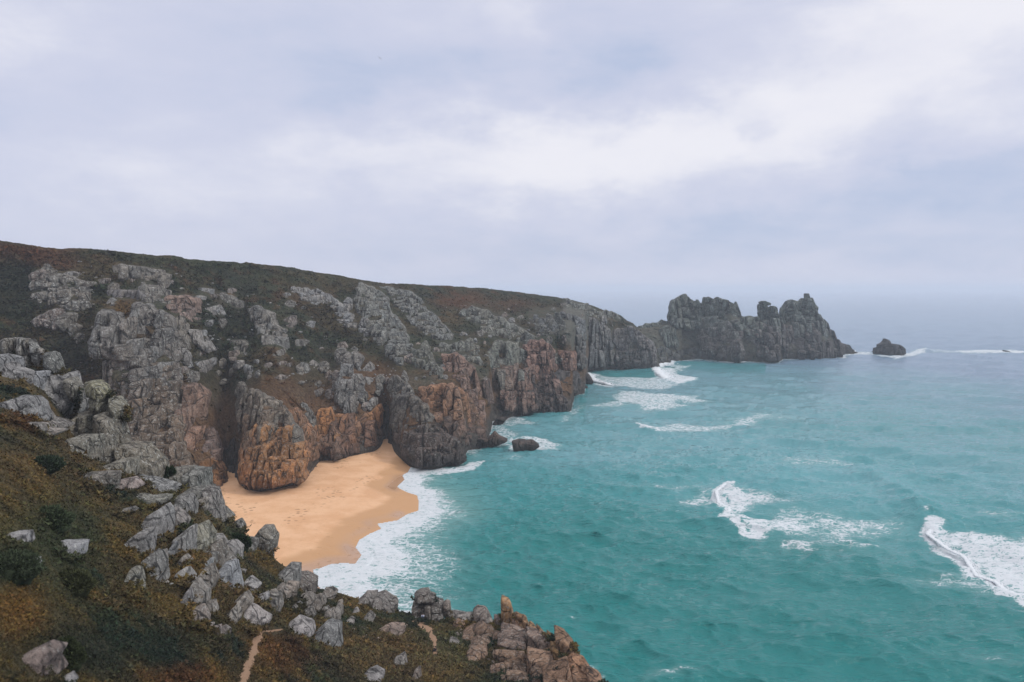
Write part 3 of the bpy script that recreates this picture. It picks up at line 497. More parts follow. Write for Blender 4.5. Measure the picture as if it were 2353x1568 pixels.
for zone, n_, lab_, grp_ in ZB:
    q_ = 0
    for _ in range(3000):
        if q_ >= n_: break
        x_ = rz.uniform(min(p[0] for p in zone), max(p[0] for p in zone)); y_ = rz.uniform(min(p[1] for p in zone), max(p[1] for p in zone))
        if not inpoly(np.array([x_]), np.array([y_]), zone)[0] or any(inpoly(np.array([x_]), np.array([y_]), b_)[0] for b_ in big): continue
        if any(abs(x_ - a_) < 16 and abs(y_ - b_) < 16 for a_, b_ in put): continue
        rx_ = rz.uniform(5, 17) * (1 - .3 * (x_ > 900)); ry_ = rx_ * rz.uniform(.6, 1.7); m_ = rz.randint(6, 9); ph_ = rz.random()
        pl_ = [(x_ + rx_ * rz.uniform(.6, 1.15) * math.cos(2 * math.pi * (i + ph_) / m_), y_ + ry_ * rz.uniform(.6, 1.15) * math.sin(2 * math.pi * (i + ph_) / m_)) for i in range(m_)]
        crag('lesser_outcrop', 'rock outcrop', lab_, 'B', 'D', pl_, 3.2, 4.2, .08, 2.2, rz.choice([GREY, PALE, (.33, .31, .27), (.36, .30, .26)]), .55, group=grp_)
        put.append((x_, y_)); q_ += 1
rr_ = random.Random(31)
for c in CR:
    if c['L'] != 'A' and len(c['poly']) > 5 and c['name'] != 'sea_cave': c['poly'] = ragged(c['poly'], rr_, .32 if c['L'] == 'B' else .42)
    m = inpoly(rgx, rgy, c['poly']).astype(float)
    rockm[c['L']] = np.maximum(rockm[c['L']], m)
    if c['rel']:
        r = {'A': 2, 'B': 3, 'C': 2}[c['L']]
        relief[c['L']] += blur(m, r) * c['rel'] * (1.7 if c['L'] != 'A' else 1)
for k in 'ABC': rockm[k] = blur(rockm[k], 1)
# extra gullies and spurs of the bare slope
for (px, py, rx, ry, a) in ((510, 830, 60, 120, -12), (740, 800, 60, 130, -9), (1050, 760, 45, 80, -8), (905, 830, 40, 90, 4), (640, 760, 60, 60, 3), (520, 960, 25, 110, -10), (1290, 830, 18, 90, -8)):
    relief['B'] += a * np.exp(-((rgx - px) / rx) ** 2 - ((rgy - py) / ry) ** 2)
relief['C'] += -10 * np.exp(-((rgx - 1552) / 14) ** 2 - ((rgy - 790) / 30) ** 2) - 8 * np.exp(-((rgx - 1600) / 10) ** 2 - ((rgy - 790) / 25) ** 2)

# ------------------------------------------------------------------ colour of the growth
def vegcol(p, px, py, L):
    n = fbm(p * (.11 if L == 'A' else .035), 4, 5); n2 = fbm(p * (.35 if L == 'A' else .12), 3, 9); n3 = fbm(p * (.9 if L == 'A' else .3), 3, 21)
    green = np.array([.034, .05, .026]); brown = np.array([.078, .062, .03]); rust = np.array([.13, .048, .018]); tan = np.array([.16, .115, .055]); dgreen = np.array([.018, .03, .022])
    def mx(a, b, f): return a + (b - a) * np.clip(f, 0, 1)[..., None]
    c = np.broadcast_to(green, p.shape).copy()
    if L == 'A':
        c = mx(c, brown, sst(n, -.12, .06)); c = mx(c, np.array([.15, .10, .03]), sst(n2 + n * .5, .03, .2) * .75); c = mx(c, dgreen, sst(-n2 - n, .08, .25))
        c = mx(c, tan * .8, sst(n3, .12, .25) * .5)
        P_ = ((60, 1300, 150, 110, 'g', .7), (150, 1215, 90, 60, 'g', .7), (250, 1490, 230, 70, 'd', .85), (100, 1050, 130, 60, 'o2', .4), (640, 1500, 70, 50, 'r', .5), (40, 1400, 60, 60, 'o', .6),
              (400, 1090, 30, 60, 'g', .8), (540, 1245, 30, 30, 'g', .9), (1020, 1500, 60, 40, 'l', .7), (700, 1400, 60, 30, 'b', .8), (60, 960, 50, 30, 'r', .6), (420, 1560, 80, 30, 'r', .6), (900, 1520, 140, 60, 'o2', .6), (520, 1330, 100, 60, 'o2', .3))
    else:
        c = mx(c, brown * .85, sst(n, -.04, .12)); c = mx(c, dgreen, sst(-n2 - n * .4, .04, .2) * .8); c = mx(c, rust * .8, sst(n2 - n * .3, .1, .24) * .55); c = mx(c, tan * .7, sst(n3 + n2, .2, .38) * .4)
        P_ = ((60, 585, 90, 22, 'r', .95), (130, 605, 60, 18, 'r', .6), (30, 645, 65, 42, 'd', .97), (60, 700, 60, 30, 'd', .5), (120, 770, 70, 25, 'o2', .5), (1050, 690, 60, 16, 'r', .9), (1180, 700, 45, 18, 'r', .55), (930, 680, 40, 14, 'd', .6),
              (250, 625, 90, 25, 'o2', .55), (330, 760, 30, 25, 'r', .6), (290, 710, 40, 22, 'o', .5), (640, 900, 50, 55, 'r', .6), (700, 930, 80, 40, 'r', .6), (850, 870, 70, 40, 'r', .65), (530, 680, 10, 8, 'o', .9), (1040, 730, 30, 16, 'o2', .7),
              (700, 680, 40, 20, 'r', .55), (520, 720, 50, 40, 'd', .6), (470, 830, 30, 40, 'd', .7), (740, 880, 40, 60, 'd', .5), (170, 800, 50, 50, 'd', .8), (820, 760, 30, 40, 'b', .5), (400, 600, 120, 14, 'l', .35), (700, 640, 100, 14, 'l', .3), (560, 950, 40, 50, 'd', .5))
    K = {'g': green * 1.15, 'd': dgreen, 'r': rust, 'o': np.array([.24, .12, .03]), 'o2': np.array([.14, .09, .04]), 'l': np.array([.075, .09, .04]), 'b': brown * .6}
    w = (n2 * 70)
    for (cx_, cy_, rx, ry, k, f) in P_:
        q = ((px + w - cx_) / rx) ** 2 + ((py + w * .5 - cy_) / ry) ** 2
        c = mx(c, K[k], np.exp(-q ** 1.5 * .7) * f)
    return c * ((1 + .6 * n3) * (.78 if L == 'A' else .70))[..., None]

# ------------------------------------------------------------------ ground sheets of the land
def ground(L, name, x0, x1, step, nrow, skyf, basef, back, below, rcol, material):
    cols_ = np.arange(x0, x1 + step, step); nc = len(cols_)
    s = skyf(cols_); b = basef(cols_)
    t = np.linspace(0, 1, nrow)[:, None]
    py = b + (s - b) * t; px = np.broadcast_to(cols_, py.shape)
    d = DD(L, px, py)
    p = P(px, py, d)
    amp = {'A': .55, 'B': 2.2, 'C': 2.6}[L]; fr = {'A': .5, 'B': .11, 'C': .08}[L]
    rk = rockmask(L, px, py)
    edge = np.minimum(1, np.minimum(t * 12, 1))
    n = fbm(p * fr, 4, 2); n2 = fbm(p * fr * 5, 3, 4)
    # heave of bushes on the heath, joints and steps on bare rock
    dz = (n * amp * .9 + np.abs(n2) * amp * .45) * (1 - rk * .6)
    p[..., 2] += dz * edge * (t < 1.01)
    if L != 'A':
        q = np.stack([np.floor(p[..., 0] / 4.5 + n * 2), np.floor(p[..., 1] / 6 + n * 2), np.floor(p[..., 2] / 8)], -1)
        st = _h(q[..., 0].astype(int), q[..., 1].astype(int), q[..., 2].astype(int), 3) - .5
        low = sst(p[..., 2], 42, 18) if L == 'B' else 1 - sst(p[..., 2], 60, 75) * .5
        rk = np.maximum(rk, low)
        p[..., 1] -= st * 3.0 * rk * edge; p[..., 0] += st * 1.2 * rk * edge
    if L == 'B': rk = np.maximum(rk, sst(px, 1288, 1300) * sst(px, 1362, 1350) * sst(py, 698, 712))
    veg = vegcol(p, px, py, L)
    rc = rcol(p, px, py)
    vegn = sst(n2 * 1.2 + .02, -.1, .12)
    rkw = np.clip(rk * 1.3, 0, 1) * ((.05 + .9 * sst(px, 1180, 1290)) if L == 'A' else np.maximum(.25 + .7 * sst(p[..., 2], 45, 30), .9 * sst(px, 1285, 1298) * sst(px, 1365, 1350)) if L == 'B' else .55)
    col = veg * (1 - rkw[..., None]) + rc * rkw[..., None]
    lich = rkw * .35
    # skirt below the base and the far side behind the skyline
    rows = [p]; cs = [col]; ls = [lich]
    pb = p[0:1].copy(); pb[..., 2] -= below; pb[..., 1] += 1
    rows.insert(0, pb); cs.insert(0, col[0:1]); ls.insert(0, lich[0:1])
    for (dd, dz_) in back:
        q = p[-1:].copy(); f = (q[..., 1] + dd) / q[..., 1]
        q[..., 0] *= f; q[..., 1] += dd; q[..., 2] = np.maximum(q[..., 2] - dz_, -6) + fbm(q * .05, 3, 8) * 2 * (dd > 4)
        rows.append(q); cs.append(col[-1:]); ls.append(lich[-1:] * 0)
    v = np.concatenate(rows, 0); c = np.concatenate(cs, 0); l = np.concatenate(ls, 0)
    o = mesh(name, v.reshape(-1, 3), gridfaces(v.shape[0], nc)[:, ::-1], material, cols=c.reshape(-1, 3), attrs={'lich': l.ravel()})
    return o

def rc_B(p, px, py):
    n = fbm(p * .06, 3, 31); z = p[..., 2] + n * 26
    g = np.array([.13, .135, .12]); o = np.array([.14, .078, .045]); dk = np.array([.07, .065, .065])
    c = g + (o - g) * sst(z, 46, 26)[..., None] * sst(px, 1440, 1300)[..., None]
    c = c + (dk - c) * sst(z, 14, 5)[..., None]
    return c * (1 + fbm(p * .4, 3, 12) * .7)[..., None]
def rc_A(p, px, py):
    n = fbm(p * .3, 3, 31)
    c = np.array([.24, .22, .19]) + (np.array([.3, .19, .12]) - np.array([.24, .22, .19])) * sst(px, 1000, 1250)[..., None]
    return c * (1 + n)[..., None]

def land_material(name, k):
    """heath where the growth is, rough granite where it is bare: one sheet, split by slope and height in its attributes"""
    m, t = mat(name)
    pos = t.n('ShaderNodeNewGeometry').outputs['Position']
    c = attr(t, 'col')
    a = t.noise(pos, 1.6 * k, 6, .7); b2 = t.noise(pos, .3 * k, 5, .6); st = t.noise(t.mapping(pos, (1, 1, .2)), .8 * k, 4, .6)
    base = t.mix(t.ss(a, .35, .7), t.mix(.5, c, (0, 0, 0)), t.mix(.08, c, (.5, .42, .25)))
    base = t.mix(t.m('MULTIPLY', t.ss(b2, .5, .75), .4), base, t.mix(.6, c, (.015, .018, .012)))
    h = t.m('ADD', t.m('MULTIPLY', a, .35 / k), t.m('MULTIPLY', t.m('ADD', b2, st), .6 / k))
    bp = t.n('ShaderNodeBump', ins={'Height': h, 'Strength': .9, 'Distance': 1.0})
    bs = t.n('ShaderNodeBsdfPrincipled', ins={'Base Color': base, 'Roughness': .95, 'Normal': bp.outputs[0]})
    bs.inputs['Specular IOR Level'].default_value = .1
    out(t, bs.outputs[0]); return m
g_B = ground('B', 'hillside', -200, 1518, 2.0, 330, B_SKY, B_BASE, [(3, .6), (12, 2), (40, 5), (100, 14), (200, 40)], 8, rc_B, land_material('land_far', .5))
tag(g_B, 'heath covered hillside falling in cliffs to beach and sea', kind='structure')
g_C = ground('C', 'headland', 1425, 1968, 1.6, 120, C_SKY, C_BASE, [(3, 2), (10, 12), (25, 35), (45, 60), (60, 90)], 8, rc_B, land_material('land_distant', .35))
tag(g_C, 'rocky headland across the neck', kind='structure')
g_A = ground('A', 'foreground_slope', -300, 1520, 2.4, 330, A_SKY, lambda x: x * 0 + 1760, [(1.5, 2), (4, 8), (8, 18), (14, 32), (22, 60), (30, 90)], 1, rc_A, land_material('land_near', 1.6))
tag(g_A, 'near bracken and heather slope', kind='structure')

# ------------------------------------------------------------------ rock blocks
def cube_surface(n):
    key = {}; V = []; F = []
    def vid(a, b, c):
        k = (a, b, c)
        if k not in key: key[k] = len(V); V.append((2 * a / n - 1, 2 * b / n - 1, 2 * c / n - 1))
        return key[k]
    for i in range(n):
        for j in range(n):
            F += [(vid(i, j, n), vid(i + 1, j, n), vid(i + 1, j + 1, n), vid(i, j + 1, n)),
                  (vid(i, j, 0), vid(i, j + 1, 0), vid(i + 1, j + 1, 0), vid(i + 1, j, 0)),
                  (vid(i, 0, j), vid(i + 1, 0, j), vid(i + 1, 0, j + 1), vid(i, 0, j + 1)),
                  (vid(i, n, j), vid(i, n, j + 1), vid(i + 1, n, j + 1), vid(i + 1, n, j)),
                  (vid(0, i, j), vid(0, i, j + 1), vid(0, i + 1, j + 1), vid(0, i + 1, j)),
                  (vid(n, i, j), vid(n, i + 1, j), vid(n, i + 1, j + 1), vid(n, i, j + 1))]
    return np.array(V), np.array(F)
CUBES = {}
def cube(n):
    if n not in CUBES:
        v, f = cube_surface(n)
        a, b, w = v[:, 0], v[:, 1], v[:, 2]
        big = np.abs(a) >= np.abs(b)
        r = np.where(big, np.abs(a), np.abs(b))
        with np.errstate(divide='ignore', invalid='ignore'):
            ph = np.where(big, np.pi / 4 * (b / a) + np.where(a < 0, np.pi, 0), np.pi / 2 - np.pi / 4 * (a / b) + np.where(b < 0, np.pi, 0))
        ph = np.where(r < 1e-9, 0, ph)
        CUBES[n] = (r, ph, w, f)
    return CUBES[n]
def halfclip(poly, nx, ny, c):
    o = []; n = len(poly)
    for i in range(n):
        a = poly[i]; b = poly[(i + 1) % n]
        da = a[0] * nx + a[1] * ny - c; db = b[0] * nx + b[1] * ny - c
        if da <= 0: o.append(a)
        if da * db < 0:
            t = da / (da - db); o.append((a[0] + t * (b[0] - a[0]), a[1] + t * (b[1] - a[1])))
    return o
def area(poly):
    return .5 * abs(sum(poly[i][0] * poly[(i + 1) % len(poly)][1] - poly[(i + 1) % len(poly)][0] * poly[i][1] for i in range(len(poly))))
def centroid(poly):
    A = cx = cy = 0
    for i in range(len(poly)):
        x0, y0 = poly[i]; x1, y1 = poly[(i + 1) % len(poly)]; k = x0 * y1 - x1 * y0
        A += k; cx += (x0 + x1) * k; cy += (y0 + y1) * k
    if abs(A) < 1e-6: return np.mean([p[0] for p in poly]), np.mean([p[1] for p in poly])
    return cx / (3 * A), cy / (3 * A)
def split(poly, w, h, lean, rnd, depth=0):
    """break an outline along near vertical joints and level partings"""
    if len(poly) < 3 or (depth > 0 and area(poly) < .12 * w * h): return []
    xs = [p[0] - lean * p[1] for p in poly]; ys = [p[1] for p in poly]
    bw = (max(xs) - min(xs)) / w; bh = (max(ys) - min(ys)) / h
    lim = rnd.uniform(.95, 2.0)
    if max(bw, bh) < lim or depth > 12: return [poly]
    if bw > bh * rnd.uniform(.75, 1.25):
        an = rnd.gauss(0, .10) + lean
        x = min(xs) + (max(xs) - min(xs)) * rnd.uniform(.34, .66)
        ym = (min(ys) + max(ys)) / 2; nx, ny = 1, -an
        c = nx * (x + lean * ym) + ny * ym
    else:
        an = rnd.gauss(0, .12)
        y = min(ys) + (max(ys) - min(ys)) * rnd.uniform(.32, .68)
        xm = (min(p[0] for p in poly) + max(p[0] for p in poly)) / 2; nx, ny = an, 1
        c = nx * xm + ny * y
    A_ = halfclip(poly, nx, ny, c); B_ = halfclip(poly, -nx, -ny, -c)
    if len(A_) < 3 or len(B_) < 3: return [poly]
    return split(A_, w, h, lean, rnd, depth + 1) + split(B_, w, h, lean, rnd, depth + 1)
def raycast(poly, cx, cy, ph):
    """outline radius in each direction"""
    ux, uy = np.cos(ph), np.sin(ph); Rr = np.zeros(len(ph))
    for i in range(len(poly)):
        x0, y0 = poly[i][0] - cx, poly[i][1] - cy; x1, y1 = poly[(i + 1) % len(poly)][0] - cx, poly[(i + 1) % len(poly)][1] - cy
        ex, ey = x1 - x0, y1 - y0
        den = ux * ey - uy * ex
        with np.errstate(divide='ignore', invalid='ignore'):
            tt = (x0 * ey - y0 * ex) / den; s = (x0 * uy - y0 * ux) / den
        ok = (np.abs(den) > 1e-9) & (tt > 0) & (s >= -1e-6) & (s <= 1 + 1e-6)
        Rr = np.where(ok & (tt > Rr), tt, Rr)
    return Rr
def build_blocks(cells, Dfun, rnd, tint, lich, offs=None, low=None, thick=None, wet=None, dofs=0.0, grow=1.04, gradk=1.0, rough=1.0, pw=5.0, cutr=(.76, .95)):
    VV, FF, CC, LL = [], [], [], []; off = 0
    for pi_, poly in enumerate(cells):
        so_ = offs[pi_] if offs else 0
        # uneven outline: extra points along the edges pushed in and out a little
        cx, cy = centroid(poly)
        d = float(Dfun(cx, cy)); k = d / FPX
        A_ = area(poly); size = math.sqrt(A_)
        n = 5 if size < 9 else 7 if size < 18 else 10 if size < 40 else 16 if size < 90 else 22
        r, ph, w, f = cube(n)
        Rr = raycast(poly, cx, cy, ph)
        if Rr.min() <= 0: Rr = np.where(Rr <= 0, size * .4, Rr)
        Rr = np.minimum(Rr, size * 2.2)
        pw_ = pw * rnd.uniform(.7, 1.3)
        s = 1 / (r ** pw_ + np.abs(w) ** pw_) ** (1 / pw_)
        rr = r * s; ww = w * s
        du = np.cos(ph) * rr * Rr * k * grow; dv = -np.sin(ph) * rr * Rr * k * grow
        sz = size * k
        th = (thick if thick else sz * rnd.uniform(.65, 1.0)) 
        th = min(th, sz * 2.5)
        # facets knocked off the front
        lu, lv = du / sz, dv / sz; lw = ww * (th / sz)
        for _ in range(3):
            a = rnd.uniform(0, 2 * math.pi); tz = rnd.uniform(.5, 1.1)
            nx, ny, nz = math.cos(a) * math.cos(tz), math.sin(a) * math.cos(tz), math.sin(tz)
            dd = lu * nx + lv * ny + lw * nz; lim = dd.max() * rnd.uniform(*cutr)
            ex = np.clip(dd - lim, 0, None) * .9
            lu, lv, lw = lu - ex * nx, lv - ex * ny, lw - ex * nz
        du, dv, dw = lu * sz, lv * sz, lw * sz
        e = 4.0
        gx = float(Dfun(cx + e, cy) - Dfun(cx - e, cy)) / (2 * e * k); gy = float(Dfun(cx, cy - e) - Dfun(cx, cy + e)) / (2 * e * k)
        gx = max(-1.1, min(1.1, gx)) * gradk; gy = max(0, min(1.0, gy)) * .35 * gradk
        prot = th * rnd.uniform(-.35, .45) + so_
        dep = -dw + gx * du + gy * dv - prot + dofs
        c0 = P(cx, cy, d)
        # slope of the sight line keeps the block on its outline while it moves in depth
        dirx = c0[0] / d
        dirz = (c0[2] - HC) / d
        x = c0[0] + du + dirx * (-prot + dofs); y = d + dep; z = c0[2] + dv + dirz * (-prot + dofs) * .6
        q = np.stack([x, y, z], -1)
        nn = fbm(q * (1.1 / max(sz, .3)), 4, 40); n3 = fbm(q * (3.2 / max(sz, .3)), 3, 44)
        m = rough * sz
        q[:, 1] -= (nn * .30 + n3 * .12) * m * (w > -.9)
        q[:, 0] += fbm(q * (1.7 / sz) + 9, 3, 50) * .13 * m
        q[:, 2] += fbm(q * (1.7 / sz) + 31, 3, 55) * .10 * m
        tb = np.array(tint)
        if low is not None:
            zs = [p_[1] for p_ in polyref]; f_ = (cy - min(zs)) / max(1, max(zs) - min(zs)) + rnd.uniform(-.12, .12)
            tb = tb + (np.array(low) - tb) * float(sst(np.array(f_), .38, .62))
        br = rnd.uniform(.78, 1.18); hue = rnd.uniform(-.06, .06)
        c = tb * br * np.array([1 + hue, 1, 1 - hue])
        c = np.broadcast_to(c, (len(q), 3)).copy()
        wz = sst(q[:, 2] + fbm(q * .2, 2, 61) * 8, 9, 2)[:, None]
        if wet: c = c + (np.array([.055, .052, .055]) - c) * wz * .85
        VV.append(q); FF.append(f[:, ::-1] + off); CC.append(c); LL.append(np.full(len(q), lich * (1 - wz[:, 0] * bool(wet)))); off += len(q)
    return np.concatenate(VV), np.concatenate(FF), np.concatenate(CC), np.concatenate(LL), [len(q_) for q_ in VV]
def one_mass(v, f, col, li, ns):
    """keep only the blocks that lean on each other"""
    st = np.concatenate([[0], np.cumsum(ns)]); lo = np.array([v[a:b].min(0) for a, b in zip(st[:-1], st[1:])]); hi = np.array([v[a:b].max(0) for a, b in zip(st[:-1], st[1:])])
    sz = (hi - lo).max(1); n = len(ns)
    gap = np.maximum(0, np.maximum(lo[:, None] - hi[None], lo[None] - hi[:, None])); near = np.sqrt((gap ** 2).sum(2)) <= .47 * np.maximum(sz[:, None], sz[None])
    comp = np.full(n, -1); k = 0
    for i in range(n):
        if comp[i] >= 0: continue
        st_ = [i]; comp[i] = k
        while st_:
            a = st_.pop()
            for b in np.nonzero(near[a] & (comp < 0))[0]: comp[b] = k; st_.append(b)
        k += 1
    if k == 1: return v, f, col, li
    w_ = [np.array(ns)[comp == j].sum() for j in range(k)]; keep = np.repeat(comp == int(np.argmax(w_)), ns)
    idx = np.cumsum(keep) - 1
    return v[keep], idx[f[keep[f].all(1)]], col[keep], li[keep]
polyref = None
for ci, c in enumerate(CR):
    L = c['L']; polyref = c['poly']
    cx, cy = centroid(c['poly']); d = float(DD(L, cx, cy)); k = FPX / d
    rnd = random.Random(100 + ci)
    sc_ = {'A': .8, 'B': .62, 'C': .7}[L] if c['name'] not in ('boulder', 'balanced_rock', 'summit_block') else 1
    c['w'] *= sc_ * (.9 if L == 'B' else 1); c['h'] *= sc_ * (1.35 if L == 'B' else 1.5 if L == 'C' else 1)
    cells = []; offs = []
    if L == 'A':
        cells = split(c['poly'], c['w'] * k, c['h'] * k, c['lean'], rnd); offs = [0] * len(cells)
    else:                    # buttresses first, then the blocks inside each of them
        for sup in split(c['poly'], c['w'] * k * 2.6, c['h'] * k * 3.0, c['lean'], rnd):
            so = rnd.uniform(-1.3, 1.3) * c['w']; fs = rnd.choice([.8, 1, 1.35])
            for ce in split(sup, c['w'] * k * fs, c['h'] * k * fs, c['lean'], rnd):
                ex, ey = centroid(ce)
                rim_ = float(rockmask(L, ex, ey)) < .8
                if c['name'] == 'rock_outcrop' and len(c['poly']) > 5 and rnd.random() < (.16 if rim_ else .03): continue
                cells.append(ce); offs.append(so - (rnd.uniform(0, 1.2) * c['w'] if rim_ else 0))
    if not cells: cells = [c['poly']]; offs = [0]
    if len(cells) > 2:
        bb = [(min(p[0] for p in q) - 1, max(p[0] for p in q) + 1, min(p[1] for p in q) - 1, max(p[1] for p in q) + 1) for q in cells]
        comp = list(range(len(cells)))
        def fnd(a):
            while comp[a] != a: a = comp[a]
            return a
        for a in range(len(cells)):
            for b in range(a):
                if bb[a][0] < bb[b][1] and bb[b][0] < bb[a][1] and bb[a][2] < bb[b][3] and bb[b][2] < bb[a][3]: comp[fnd(a)] = fnd(b)
        rt = [fnd(a) for a in range(len(cells))]; best = max(set(rt), key=rt.count)
        offs = [o_ for o_, r_ in zip(offs, rt) if r_ == best]; cells = [q for q, r_ in zip(cells, rt) if r_ == best]
    Df = (lambda L_: (lambda a, b: DD(L_, a, b)))(L)
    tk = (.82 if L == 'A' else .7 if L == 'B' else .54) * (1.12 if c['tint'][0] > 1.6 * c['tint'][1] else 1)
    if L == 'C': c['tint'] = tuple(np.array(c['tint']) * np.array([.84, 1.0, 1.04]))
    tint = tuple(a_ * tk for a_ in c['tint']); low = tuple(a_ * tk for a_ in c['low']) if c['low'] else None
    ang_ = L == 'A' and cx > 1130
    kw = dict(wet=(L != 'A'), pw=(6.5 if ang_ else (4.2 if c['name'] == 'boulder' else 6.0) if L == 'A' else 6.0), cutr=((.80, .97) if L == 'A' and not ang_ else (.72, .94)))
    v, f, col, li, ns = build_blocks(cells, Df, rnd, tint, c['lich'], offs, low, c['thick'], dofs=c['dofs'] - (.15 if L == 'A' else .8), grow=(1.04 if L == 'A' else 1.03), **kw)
    if len(cells) > 1:       # the mass of rock behind the joints
        cb = split(c['poly'], c['w'] * k * 2.1, c['h'] * k * 2.1, c['lean'], random.Random(900 + ci)) or [c['poly']]
        v2, f2, col2, li2, ns2 = build_blocks(cb, Df, rnd, tint, c['lich'], None, low, c['w'] * (.6 if L == 'A' else 1.4), dofs=c['dofs'] + c['w'] * (.75 if L == 'A' else 1.15), grow=.97, rough=.5, **dict(kw, cutr=(.9, .99)))
        f = np.concatenate([f, f2 + len(v)]); v = np.concatenate([v, v2]); col = np.concatenate([col, col2]); li = np.concatenate([li, li2]); ns = ns + ns2
    v, f, col, li = one_mass(v, f, col, li, ns)
    o = mesh(c['name'], v, f, {'A': M_ROCK, 'B': M_ROCKF, 'C': M_ROCKFF}[L], cols=col, attrs={'lich': li})
    me = o.data; ctr = v.mean(0); ctr[2] = v[:, 2].min(); me.transform(__import__('mathutils').Matrix.Translation(tuple(-ctr))); o.location = ctr
    tag(o, c['label'], c['cat'], c['group'])

# rocks standing in the sea
def sea_rock(name, cat, label, reg, polys, yb, tint=(.09, .085, .088), group=None, w=5, h=5):
    global polyref
    allv = []; cells = []
    d = float(DZ(yb, 0)); k = FPX / d
    rnd = random.Random(int(yb * 7 + polys[0][0][0]))
    for p_ in polys:
        p_ = R(reg, p_); polyref = p_
        p_ = [(x, y + (3 if y > yb - 3 else 0)) for x, y in p_]
        cells += split(p_, w * k, h * k, .05, rnd)
    v, f, col, li = one_mass(*build_blocks(cells, lambda a, b: d + 0 * np.asarray(a), rnd, tint, .05, wet=True, pw=6))
    o = mesh(name, v, f, M_ROCKF if d < 600 else M_ROCKFF, cols=col, attrs={'lich': li})
    ctr = v.mean(0); ctr[2] = v[:, 2].min(); o.data.transform(__import__('mathutils').Matrix.Translation(tuple(-ctr))); o.location = ctr
    return tag(o, label, cat, group)
sea_rock('sea_stack', 'sea stack', 'dark two humped sea stack beyond the tip of the far headland', '9', [[(298,362),(310,280),(360,270),(360,225),(405,215),(435,185),(447,150),(500,180),(515,225),(540,250),(545,365),(480,372)], [(545,222),(620,230),(690,280),(700,350),(600,375),(552,370)], [(268,332),(290,322),(305,338),(290,342)]], 815, w=9, h=9)
sea_rock('sea_rock', 'rock', 'low black rock awash in foam at the right horizon side', '9', [[(2050,308),(2100,312),(2175,320),(2150,332),(2110,332)]], 809, w=30, h=10)
sea_rock('sea_rock', 'rock', 'flat brown islet alone in the water off the dark point', '2', [[(1910,1350),(1960,1335),(2060,1340),(2110,1375),(2050,1410),(1930,1415)]], 1036, (.15, .1, .08), w=8, h=7)
sea_rock('sea_rock', 'rock', 'pointed brown rock close in, left of the flat brown islet', '2', [[(1738,1330),(1790,1278),(1820,1310),(1882,1340),(1820,1365),(1750,1380)]], 1025, (.19, .12, .085), w=7, h=5)
sea_rock('sea_rock', 'rock', 'low brown skerry joined to the foot of the tilted orange blocks', '2', [[(1540,1340),(1640,1320),(1740,1330),(1735,1382),(1640,1385),(1570,1375)]], 1026, (.2, .125, .09), w=6, h=4)
sea_rock('sea_rock', 'rock', 'small low rock in the surf above the pointed brown rock', '2', [[(1765,1225),(1800,1180),(1870,1170),(1865,1200),(1820,1235)]], 977, (.13, .1, .09), w=6, h=4)
sea_rock('sea_rock', 'rock', 'brown rock shelf under the pink brown steep ribs at the waterline', '2', [[(1700,1105),(1740,1070),(1860,1140),(1820,1170),(1720,1195)]], 962, (.22, .135, .1), w=6, h=4)
sea_rock('sea_rock', 'rock', 'egg shaped dark boulder in the water of the inner bay', '3', [[(216,458),(240,450),(270,457),(292,495),(270,509),(240,495)]], 883, (.11, .1, .1), w=30, h=30)
sea_rock('sea_rock', 'rock', 'small dark rock beside the wedge, below the egg shaped boulder', '3', [[(238,512),(262,515),(268,528),(245,532)]], 893, (.1, .09, .09), w=20, h=20)
sea_rock('sea_rock', 'rock', 'low broken rocks at the seaward foot of the beach closing point', '2', [[(1380,1480),(1590,1475),(1570,1500),(1440,1530),(1330,1520)]], 1072, (.11, .09, .08), w=5, h=3)
sea_rock('sea_rock', 'rock', 'little dark rocks lying on the sand by the tall rounded buttress', '8', [[(880,250),(930,262),(978,285),(970,300),(900,295),(870,275)]], 1072, (.14, .10, .08), w=3, h=2)

# ------------------------------------------------------------------ small loose boulders on the far slope
rb = random.Random(5)
def small_rocks(L, zone, n, label, group, s0, s1, tint, ax_=.5, ay_=.36):
    ax_, ay_ = ax_ * .5, ay_ * .5
    global polyref
    k_ = 0; tries = 0; made = []
    while k_ < n and tries < 4000:
        tries += 1
        xs = [p[0] for p in zone]; ys = [p[1] for p in zone]
        x = rb.uniform(min(xs), max(xs)); y = rb.uniform(min(ys), max(ys))
        if not bool(inpoly(np.array([x]), np.array([y]), zone)[0]) or float(rockmask(L, x, y)) > .25: continue
        if any(abs(x - a) + abs(y - b) < 7 for a, b in made): continue
        d = float(DD(L, x, y)); s = rb.uniform(s0, s1) * FPX / d
        a0 = rb.uniform(0, 1); m = rb.randint(5, 7)
        poly = [(x + s * ax_ * 2 * rb.uniform(.35, .65) * math.cos(2 * math.pi * (i + a0) / m), y + s * ay_ * 2 * rb.uniform(.35, .65) * math.sin(2 * math.pi * (i + a0) / m)) for i in range(m)]
        polyref = poly
        v, f, col, li, _ = build_blocks([poly], lambda a, b: DD(L, a, b), rb, tuple(a_ * .85 for a_ in tint), .5, dofs=-.1, pw=4)
        o = mesh('loose_boulder', v, f, M_ROCKF if L != 'A' else M_ROCK, cols=col, attrs={'lich': li})
        ctr = v.mean(0); ctr[2] = v[:, 2].min(); o.data.transform(__import__('mathutils').Matrix.Translation(tuple(-ctr))); o.location = ctr
        tag(o, label, 'boulder', group); made.append((x, y)); k_ += 1
small_rocks('B', [(560, 660), (700, 690), (780, 780), (790, 900), (700, 880), (620, 860), (560, 740)], 26, 'loose pale boulder on the green slope right of the banded tower', 'loose boulders right of the banded tower', 1.2, 3.6, PALE)
